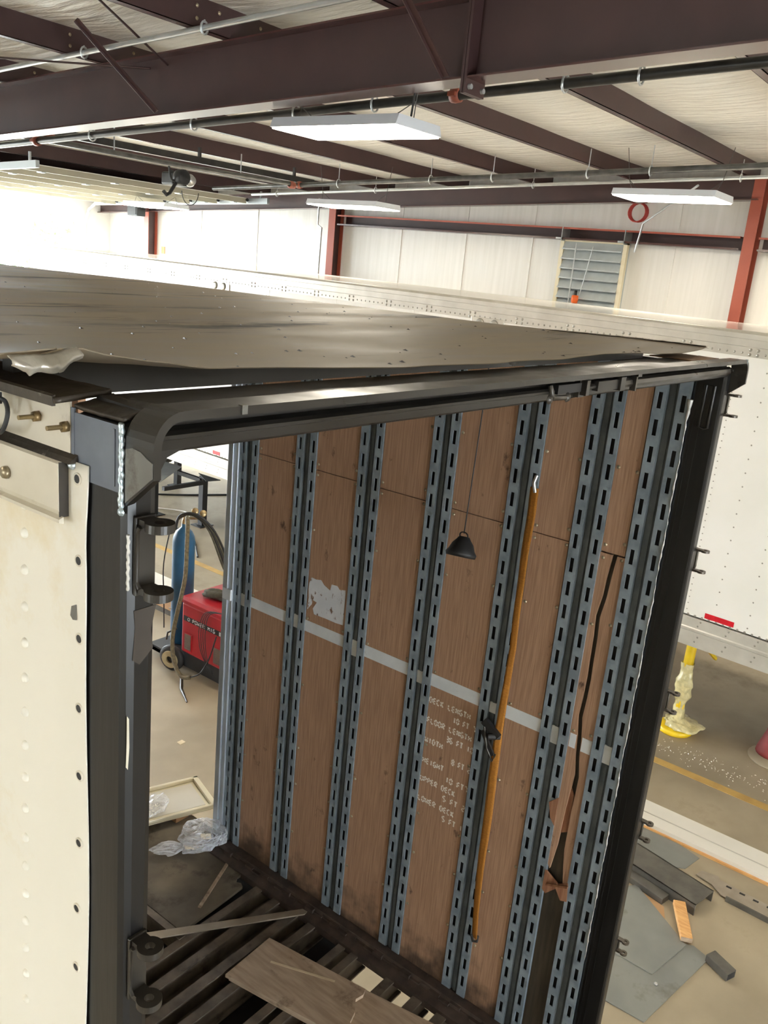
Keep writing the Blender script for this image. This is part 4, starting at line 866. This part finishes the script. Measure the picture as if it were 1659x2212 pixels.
# rails with rivet rows
MB().prism([(XS+0.02,3.885),(XS-0.006,3.885),(XS-0.006,3.965),(XS-0.016,3.97),(XS-0.016,4.03),(XS-0.022,4.035),(XS-0.022,4.075),(XS+0.0,4.095),(XS+0.06,4.10)], 1, YN, YR).obj('top_rail', wrail, WT)
MB().prism([(XS+0.03,1.175),(XS-0.012,1.175),(XS-0.012,1.318),(XS-0.004,1.322),(XS-0.004,1.330),(XS-0.016,1.334),(XS-0.016,1.35),(XS-0.008,1.36),(XS-0.008,1.45),(XS+0.0,1.455),(XS+0.03,1.455)], 1, YN, YR).obj('bottom_rail', wrail, WT)
y = YN + 0.05; j = 0
while y < YR:
    if j % 9 < 7: rb.dome((XS-0.006, y, 3.915), (-1,0,0), 0.011, 0.006, 6, 1)
    else:
        rb.dome((XS-0.006, y, 3.905), (-1,0,0), 0.016, 0.008, 6, 1).dome((XS-0.006, y, 3.945), (-1,0,0), 0.016, 0.008, 6, 1)
    rb.dome((XS-0.001, y, 1.475), (-1,0,0), 0.012, 0.006, 6, 1)
    if j % 4 == 0: rb.dome((XS-0.008, y, 1.43), (-1,0,0), 0.010, 0.005, 6, 1).dome((XS-0.008, y+0.02, 1.385), (-1,0,0), 0.010, 0.005, 6, 1).dome((XS-0.012, y, 1.28), (-1,0,0), 0.010, 0.005, 6, 1).dome((XS-0.012, y+0.02, 1.23), (-1,0,0), 0.010, 0.005, 6, 1)
    y += 0.066; j += 1
stuff(rb.obj('side_rivets', rivetm, WT))
MB().box(XS, XE, YN, YN+0.03, 1.18, 4.09).obj('nose_wall', wtrail, WT)
MB().box(XS, XE, YR-0.03, YR, 1.18, 4.09).obj('rear_wall', wtrail, WT)
MB().box(XE-0.02, XE, YN, YR, 1.18, 4.09).obj('side_wall', wtrail, WT)
MB().prism([(XS+0.03,4.08),(XS+0.03,4.10),(XS+0.8,4.112),(XE-0.8,4.112),(XE,4.095),(XE,4.08)], 1, YN, YR).obj('roof', wroof, WT)
MB().box(XS+0.03, XE-0.03, YN+0.05, YR-0.05, 1.19, 1.25).obj('floor_deck', under, WT)
for y0, y1, z in ((0.79,1.06,0),(8.20,8.36,0),(4.4,4.67,0),(11.6,11.87,0),(-1.6,-1.33,0)):
    lab(MB().box(XS-0.004, XS-0.001, y0, y1, 1.485, 1.535).obj('reflector_strip', redtape, WT), 'red reflective strip')
for y, z in ((8.35, 3.86), (3.88, 3.86)):
    v = MB().box(XS-0.012, XS-0.001, y-0.21, y+0.21, z-0.07, z+0.05).obj('roof_vent', wrail, WT, bevel=0.004)
    for s_ in (-1, 1): MB().lathe([(0,0),(0.05,0.0),(0.05,0.006),(0.03,0.012),(0,0.012)], (XS-0.012, y+s_*0.09, z-0.01), (-1,0,0), 14).obj('cup', rivetm, v)
# landing gear
for x, y in ((7.473, 1.253),):
    g = MB().cyl((x,y,0.3), (x,y,1.2), 0.05, 14).obj('landing_leg', yellowp, WT)
    lab(g, 'yellow landing leg')
    MB().lathe([(0,0),(0.165,0.0),(0.175,0.012),(0.175,0.05),(0.16,0.06),(0.05,0.07),(0,0.07)], (x,y,0.0625), n=28).obj('foot', yellowp, g)
    def wr(u, v, x=x, y=y):
        z = 0.20 + 0.62*v; a = u*2*PI
        r = 0.058 + 0.026*math.exp(-((z-0.60)/0.08)**2) + 0.018*math.exp(-((z-0.46)/0.04)**2) - 0.010*math.exp(-((z-0.36)/0.04)**2)
        r *= 1 + 0.35*noise.noise(Vector((math.cos(a)*2, math.sin(a)*2, z*14)))
        return (x+r*math.cos(a), y+r*math.sin(a), z)
    MB().grid(wr, 24, 30).obj('plastic_wrap', wrapm, g, fix=False)
    def skirt(u, v, x=x, y=y):
        a = u*2*PI; r = 0.05 + 0.14*v; r *= 1 + 0.4*noise.noise(Vector((math.cos(a)*2, math.sin(a)*2, v*3)))*v
        return (x+r*math.cos(a)+0.05*v, y+r*math.sin(a)-0.06*v, 0.22 - 0.08*v + 0.03*noise.noise(Vector((a, v*5, 2))))
    MB().grid(skirt, 30, 8).obj('loose_plastic', wrapm, g, fix=False)
    MB().bar((x+0.03,y-0.05,1.18),(x+0.03,y-0.25,1.0),0.01,0.06).bar((x,y,1.15),(x+0.5,y-0.1,0.75),0.03,0.03).obj('brace', yellowp, g)
MB().bar((7.473,1.253,1.05),(9.1,1.27,1.05),0.05,0.05).obj('landing_crossbar', under, WT)
for y in (13.0,):
    for x in (XS+0.05, XE-0.35):
        wv = MB().lathe([(0.28,0),(0.48,0.0),(0.5,0.03),(0.5,0.25),(0.48,0.28),(0.28,0.28),(0.28,0)], (x,y,0.555), (1,0,0), 28).obj('wheel', rubber, WT)
        MB().lathe([(0,0.1),(0.27,0.1),(0.28,0.02),(0.28,0.26),(0,0.2)], (x,y,0.5), (1,0,0), 20).obj('rim', silver, wv)
    MB().cyl((XS+0.2,y,0.5), (XE-0.2,y,0.5), 0.07, 12).obj('axle', under, WT)
    MB().box(XS+0.3, XE-0.3, y-0.3, y+0.3, 0.55, 1.19).obj('suspension', under, WT)
WT.location = (8.67, 5, -0.045); WT.rotation_euler = (0.0045, 0, -0.055)
t = thing('jack_stand', 'faded red jack stand on a round grey base under the white trailer', 'stand', (7.78, 0.36, 0))
MB().lathe([(0,0),(0.25,0.0),(0.255,0.01),(0.25,0.02),(0,0.02)], (7.82,0.36,0), n=28).obj('base_plate', concrete, t)
MB().lathe([(0.0,0.02),(0.17,0.02),(0.165,0.06),(0.11,0.24),(0.085,0.36),(0.07,0.62),(0.0,0.62)], (7.90,0.40,0), n=18).obj('cone', redcast, t)
MB().cyl((7.90,0.40,0.6), (7.90,0.40,1.115), 0.04, 12).obj('ram', redcast, t)
b = MB()
for k in range(420):
    y = random.uniform(-0.7, 1.9); x = 7.25 - 0.02*(y-1) + random.gauss(0, 0.10) + 0.05*y*0; s_ = random.uniform(0.003, 0.011); a = random.random()*PI
    dx, dy = math.cos(a)*s_, math.sin(a)*s_
    b.add([(x-dx,y-dy,0.002),(x+dx,y+dy,0.002),(x+dy*0.4,y-dx*0.4,0.007)], [(0,1,2)])
b2_ = tag(b.obj('metal_shavings', shav), 'band of pale metal shavings on the floor before the white trailer', 'shavings'); stuff(b2_)

# ------------------------------------------------------------------ on the shop floor, right side
t = thing('sheet_bundle', 'long white panel lying along the floor beside the lane line', 'panel', (5.97, 1.3, 0))
MB().hexa([(5.80,-3,0.018),(6.12,-3,0.018),(6.14,5.7,0.018),(5.82,5.7,0.018)], [(5.80,-3,0.05),(6.12,-3,0.05),(6.14,5.7,0.05),(5.82,5.7,0.05)]).obj('sheet', whitesh, t)
MB().hexa([(5.78,-3,0.0),(6.12,-3,0.0),(6.14,5.7,0.0),(5.80,5.7,0.0)], [(5.78,-3,0.018),(6.12,-3,0.018),(6.14,5.7,0.018),(5.80,5.7,0.018)]).obj('backing', pine, t)
MB().hexa([(5.925,-3,0.05),(5.935,-3,0.05),(5.975,5.7,0.05),(5.965,5.7,0.05)], [(5.925,-3,0.053),(5.935,-3,0.053),(5.975,5.7,0.053),(5.965,5.7,0.053)]).obj('crease', wrail, t)
t = thing('cardboard_crate', 'low strapped cardboard crate on the floor behind the gas cylinder', 'crate', (5.75, 7.3, 0))
MB().box(5.60, 5.98, 6.0, 8.6, 0.06, 0.20).obj('carton', cardb, t)
MB().box(5.59, 5.99, 6.0, 8.6, 0.0, 0.06).obj('pallet', dksteel, t)
for y in (6.3, 7.1, 7.9): MB().box(5.594, 5.986, y-0.012, y+0.012, 0.0, 0.204).obj('strap', whitep, t)
MB().box(5.62, 6.0, 6.0, 8.6, 0.20, 0.23).obj('lid', whitesh, t)
def plate(name, lb, pts, z0, z1, mat, cat='plate', name2=None):
    return tag(MB().prism(pts, 2, z0, z1).obj(name, mat), lb, cat)
plate('steel_sheet', 'blue-grey steel sheet beside the white panel, upper right of the floor pile', [(5.30,1.15),(5.92,1.0),(5.73,0.41),(5.52,0.45),(5.42,0.62)][::-1], 0.0, 0.006, bluegr)
t = thing('steel_channel', 'wide dark steel channel lying open side down on the floor', 'channel', (5.25, 0.5, 0))
a0, a1 = Vector((5.38,1.25)), Vector((5.17,0.20)); dr = (a1-a0).normalized(); nr = Vector((-dr.y, dr.x))
def qd(a, b_, o0, o1): return [(*(a+nr*o0),), (*(b_+nr*o0),), (*(b_+nr*o1),), (*(a+nr*o1),)]
MB().prism(qd(a0,a1,-0.13,0.13), 2, 0.085, 0.092).obj('web', dksteel, t)
MB().prism(qd(a0,a1,-0.13,-0.122), 2, 0.0, 0.092).obj('flange', dksteel, t)
MB().prism(qd(a0,a1,0.122,0.13), 2, 0.0, 0.092).obj('flange', dksteel, t)
a0, a1 = Vector((5.165,1.05)), Vector((5.03,0.43)); dr = (a1-a0).normalized(); nr = Vector((-dr.y, dr.x))
tag(MB().prism(qd(a0,a1,-0.045,0.045), 2, 0.0, 0.05).obj('steel_bar', dksteel, bevel=0.004), 'shorter dark steel bar alongside the wide channel', 'bar')
t = thing('wood_block', 'pale pine offcut lying across the grey steel sheets', 'wood', (4.9, 0.25, 0.01))
MB().hexa([(5.02,0.375,0.03),(4.71,0.205,0.016),(4.745,0.135,0.016),(5.06,0.30,0.03)], [(5.02,0.375,0.068),(4.71,0.205,0.054),(4.745,0.135,0.054),(5.06,0.30,0.068)]).obj('block', pine, t, bevel=0.004)
MB().hexa([(4.709,0.2035,0.018),(4.706,0.203,0.018),(4.741,0.134,0.018),(4.744,0.1345,0.018)], [(4.709,0.2035,0.052),(4.706,0.203,0.052),(4.741,0.134,0.052),(4.744,0.1345,0.052)]).obj('end_grain', boardm, t)
plate('steel_sheet', 'upper grey steel sheet on the floor pile, under the pine offcut', [(5.05,0.66),(4.70,0.16),(4.28,0.24),(4.28,0.60),(4.6,0.95)][::-1], 0.009, 0.015, bluegr)
plate('steel_sheet', 'lower grey steel sheet reaching the bottom of the photo', [(4.74,0.12),(4.70,0.0),(3.88,0.135),(3.86,0.6),(4.5,0.7)][::-1], 0.002, 0.008, bluegr)
a0, a1 = Vector((4.75,0.16)), Vector((4.62,-0.165)); dr = (a1-a0).normalized(); nr = Vector((-dr.y, dr.x))
t = thing('steel_tube', 'short dark square tube sticking out from under the lower sheet', 'tube', (4.65, -0.05, 0))
MB().prism(qd(Vector((4.70,0.0)),a1,-0.045,0.045), 2, 0.0, 0.06).obj('tube', dksteel, t, bevel=0.004)
MB().prism(qd(a1-dr*0.001,a1+dr*0.001,-0.037,0.037), 2, 0.008, 0.052).obj('bore', rubber, t)
t = thing('slotted_plank', 'long torn steel strip with slots lying past the channel end', 'strip', (5.5, -0.2, 0))
MB().prism([(5.58,0.34),(5.60,0.22),(5.57,0.20),(5.52,-0.5),(5.36,-0.5),(5.40,0.14),(5.47,0.23),(5.50,0.36)][::-1], 2, 0.01, 0.016).obj('sheet', flatm, t)
MB().prism([(5.37,0.10),(5.345,-0.5),(5.36,-0.5),(5.385,0.10)][::-1], 2, 0.0, 0.04).obj('edge', dksteel, t)
for k in range(6):
    y = 0.1 - k*0.1; MB().box(5.52-0.005*k, 5.54-0.005*k, y, y+0.04, 0.0155, 0.0172).obj('slot', rubber, t)
plate('floor_patch', 'flat tan plate on the floor between bar and grey sheets', [(5.02,0.62),(4.98,0.42),(4.80,0.34),(4.78,0.60)][::-1], 0.0, 0.002, cardb)
for x, y, lb in ((4.22, 0.19, 'small bright nut on the lower grey sheet'), (5.43, 0.68, 'small bright washer on the blue-grey sheet')):
    tag(MB().lathe([(0.004,0),(0.013,0),(0.013,0.008),(0.004,0.008),(0.004,0)], (x,y,0.009), n=6).obj('steel_nut', silver), lb, 'nut')

# ------------------------------------------------------------------ welder, cylinder, stand seen through the doorway
t = thing('welding_machine', 'red wheeled welding machine on the floor seen through the side doorway', 'welder', (5.0, 5.25, 0))
MB().box(4.75, 5.38, 4.70, 5.575, 0.25, 0.80).obj('case', redp, t, bevel=0.02)
MB().prism([(4.74,0.80),(4.74,0.835),(4.77,0.86),(5.36,0.86),(5.39,0.835),(5.39,0.80)], 1, 4.69, 5.585).obj('lid', redp, t, bevel=0.006)
MB().box(4.78, 5.36, 4.72, 5.56, 0.12, 0.25).obj('base', blackp, t)
s_ = MB().box(4.745, 4.751, 4.72, 5.54, 0.612, 0.665).obj('name_strip', blackp, t)
b = MB(); letters(b, 'POWER MIG', 5.40, 0.658, 5.06, 0.036, 4.7445, 0.0015)
lab(b.obj('lettering', whitet, s_, fix=False), 'white lettering reading POWER MIG')
MB().lathe([(0.014,0),(0.018,0),(0.018,0.002),(0.014,0.002),(0.014,0)], (4.745,5.46,0.64), (-1,0,0), 16).obj('round_mark', whitet, s_)
MB().box(4.744, 4.746, 4.90, 5.0, 0.618, 0.66).obj('pale_label', whitet, s_)
for y0, y1 in ((5.405, 5.525), (4.95, 5.08)):
    g = MB().box(4.742, 4.751, y0, y1, 0.29, 0.48).obj('vent_panel', redp, t)
    b = MB()
    for k in range(12): b.box(4.737, 4.743, y0+0.015, y1-0.015, 0.305+k*0.014, 0.313+k*0.014)
    b.obj('louvers', greyd, g); MB().box(4.7405, 4.742, y0+0.012, y1-0.012, 0.30, 0.472).obj('grille', greyd, g)
w1 = MB().lathe([(0,0.0),(0.10,0.0),(0.14,0.01),(0.145,0.03),(0.14,0.06),(0.10,0.07),(0,0.07)], (4.68,5.66,0.145), (1,0.25,0.1), 24).obj('wheel', rubber, t)
MB().disc_ring((4.672,5.655,0.145), (1,0.25,0.1), 0.095, 0.04, 0.02, 22).obj('hub', tandisc, w1)
MB().lathe([(0,0.0),(0.14,0.0),(0.145,0.03),(0.14,0.06),(0,0.07)], (5.36,5.66,0.145), (1,0,0), 24).obj('wheel', rubber, t)
MB().box(4.80, 5.35, 5.57, 6.2, 0.06, 0.10).box(4.8, 4.84, 4.75, 6.2, 0.06, 0.12).box(5.31, 5.35, 4.75, 6.2, 0.06, 0.12).obj('cart_tray', blackp, t)
for x in (4.82, 5.33): MB().cyl((x,4.80,0), (x,4.80,0.12), 0.05, 12).obj('caster', rubber, t)
t = thing('gas_cylinder', 'tall blue gas cylinder with hoses behind the red welder', 'cylinder', (5.12, 6.02, 0.1))
cx, cy = 5.12, 6.02
MB().lathe([(0,0.0),(0.115,0.0),(0.12,0.02),(0.12,1.16),(0.112,1.22),(0.085,1.275),(0.045,1.31),(0.03,1.325),(0.03,1.36),(0,1.36)], (cx,cy,0.1), n=28).obj('shell', bluep, t)
vb = MB().lathe([(0.028,0),(0.028,0.05),(0.018,0.06),(0.018,0.11),(0,0.115)], (cx,cy,1.45), n=12).cyl((cx,cy,1.52),(cx+0.12,cy-0.10,1.52),0.014,8).obj('valve', brass, t)
for dx, dy, dz in ((0.10,-0.05,0.05),(0.16,-0.11,0.03)):
    MB().lathe([(0,0),(0.036,0),(0.038,0.02),(0.03,0.026),(0,0.026)], (cx+dx,cy+dy,1.54+dz), (-0.6,-0.7,0.3), 16).obj('gauge', brass, vb)
MB().tube([(cx-0.13,cy+0.06,0.5),(cx,cy-0.13,0.5),(cx+0.13,cy-0.05,0.52)], 0.008, 6).obj('chain', silver, t)
t = thing('welding_gun_cable', 'thick braided tan cable looping from the cylinder top down past the cart wheel', 'cable', (4.8, 5.5, 0.2))
MB().tube(smooth_path([(5.08,5.93,1.50),(5.02,5.86,1.585),(4.93,5.74,1.52),(4.86,5.66,1.36),(4.76,5.55,1.10),(4.70,5.53,0.90),(4.67,5.565,0.66),(4.66,5.60,0.44),(4.65,5.585,0.27),(4.62,5.50,0.15),(4.60,5.38,0.08),(4.62,5.27,0.10)]), 0.022, 10).obj('sleeve', tanw, t)
MB().tube(smooth_path([(4.62,5.27,0.10),(4.66,5.16,0.18),(4.70,5.08,0.36),(4.71,5.0,0.62)]), 0.007, 6).obj('lead', rubber, t)
MB().tube([(4.64,5.42,0.06),(4.5,5.25,0.02),(4.38,5.02,0.015)], [0.016,0.018,0.008], 8).obj('nozzle', capm, t)
t = thing('hose_bundle', 'bundle of dark hoses hung over the cylinder top behind the welder', 'hose', (5.3, 5.8, 0.9))
for k in range(4):
    o = 0.018*k
    MB().tube(smooth_path([(cx-0.10,cy+0.08-o,1.40),(cx-0.04,cy+0.02,1.53+o*0.4),(cx+0.06,cy-0.08-o,1.56+o*0.3),(cx+0.16+o*0.5,cy-0.22-o,1.40),(5.22+o,5.50-o,1.10),(5.20+o*0.6,5.28-o*0.5,0.88)]), 0.014, 8).obj('hose', [clothm, rubber, clothm, rubber][k], t)
MB().tube(smooth_path([(cx-0.10,cy+0.1,1.42),(cx-0.16,cy+0.13,1.0),(cx-0.17,cy+0.10,0.6),(4.88,6.02,0.32)]), 0.007, 6).obj('thin_lead', rubber, t)
MB().tube([(5.0,5.95,0.30),(4.93,6.02,0.25),(4.9,6.0,0.18)], 0.013, 6).obj('clamp', clipm, t)
t = thing('work_gloves', 'grey-green crumpled gloves lying on top of the red welder', 'gloves', (5.0, 5.1, 0.87))
for c, s3, rz, sd in (((4.98,5.30,0.905),(0.17,0.08,0.045),-1.2,2.0), ((5.05,5.12,0.91),(0.17,0.09,0.05),-0.9,6.0)):
    def gf(u, v, c=c, s3=s3, rz=rz, sd=sd):
        a, p_ = u*2*PI, (v-0.5)*PI*0.99; d = Vector((math.cos(a)*math.cos(p_), math.sin(a)*math.cos(p_), math.sin(p_)))
        k = 1 + 0.4*noise.noise(d*2.2+Vector((sd,0,0))); x, y_, z = d.x*s3[0]*k, d.y*s3[1]*k, d.z*s3[2]*k
        return (c[0]+x*math.cos(rz)-y_*math.sin(rz), c[1]+x*math.sin(rz)+y_*math.cos(rz), max(c[2]+z, 0.864))
    g = MB().grid(gf, 24, 14).obj('glove', clothm, t, fix=False)
    for k in range(3):
        a = rz + 0.4*(k-1); MB().tube([(c[0]+0.1*math.cos(a),c[1]+0.1*math.sin(a),c[2]+0.01),(c[0]+0.16*math.cos(a+0.1),c[1]+0.16*math.sin(a+0.1),c[2]+0.01),(c[0]+0.2*math.cos(a),c[1]+0.2*math.sin(a),c[2]-0.008)], [0.02,0.017,0.012], 8).obj('finger', clothm, g)
t = thing('wire_leads', 'thin dark wires drooping over the welder front at the door jamb', 'wire', (4.7, 5.0, 0.5))
for k in range(4):
    MB().tube(smooth_path([(4.76,4.86,0.88),(4.70,5.08+0.02*k,0.84),(4.69,5.16+0.03*k-0.02,0.66),(4.69,5.13+0.03*k,0.45),(4.69,5.08+0.015*k,0.3),(4.68,5.0,0.2+0.02*k)]), 0.004, 5).obj('wire', rubber, t)
t = thing('steel_frame_stand', 'black steel frame stand with pointed top plates beyond the welder', 'stand', (8.2, 9.8, 0))
hh = 0.82
for x, y in ((8.27, 9.36), (8.0, 10.25), (9.5, 11.5)):
    MB().box(x-0.05, x+0.05, y-0.05, y+0.05, 0.012, hh).obj('leg', blackp, t)
    MB().box(x-0.14, x+0.14, y-0.12, y+0.12, 0, 0.012).obj('foot_plate', blackp, t)
MB().prism([(8.30,9.52),(8.30,9.0),(8.07,9.07)], 2, hh, hh+0.012).obj('top_plate', blackp, t)
MB().prism([(8.33,10.5),(8.34,9.99),(7.45,9.40),(7.3,9.6),(7.9,10.5)], 2, hh, hh+0.012).obj('top_plate', bluegr, t)
MB().bar((8.18,9.86,hh-0.04),(8.22,9.36,hh-0.06),0.06,0.06).bar((7.35,9.2,hh-0.04),(8.1,9.2,hh-0.05),0.06,0.06).bar((8.0,10.25,0.78),(9.5,11.5,0.78),0.06,0.06).obj('cross_bar', blackp, t)
tag(MB().tube(smooth_path([(7.9,12.2,0.012),(8.81,11.15,0.012),(9.83,10.46,0.012),(10.8,9.9,0.012)]), 0.018, 8).obj('air_hose', rubber), 'dark hose lying straight across the far floor behind the steel stand', 'hose')
tag(MB().tube(smooth_path([(7.2,10.2,0.01),(7.64,9.64,0.01),(7.82,9.4,0.01),(7.7,8.9,0.01),(7.2,8.2,0.01)]), 0.014, 8).obj('air_hose', rubber), 'dark hose curving on the floor left of the stand leg', 'hose')
tag(MB().tube(smooth_path([(6.2,6.9,0.01),(6.7,7.0,0.012),(7.1,6.9,0.012),(7.25,6.55,0.012),(7.2,6.2,0.012)]), 0.014, 8).obj('power_cord', rubber), 'dark cord curving on the floor behind the blue cylinder', 'cord')
tag(MB().tube(smooth_path([(8.2,10.6,0.01),(8.5,10.1,0.01),(8.35,9.75,0.01)]), 0.01, 6).obj('extension_cord', whitesh), 'thin white cord curving on the floor behind the stand', 'cord')
tag(MB().box(3.86, 3.92, 4.48, 4.53, 0.0, 0.004).obj('paper_scrap', paper), 'small white paper scrap on the floor left of the door jamb', 'paper')
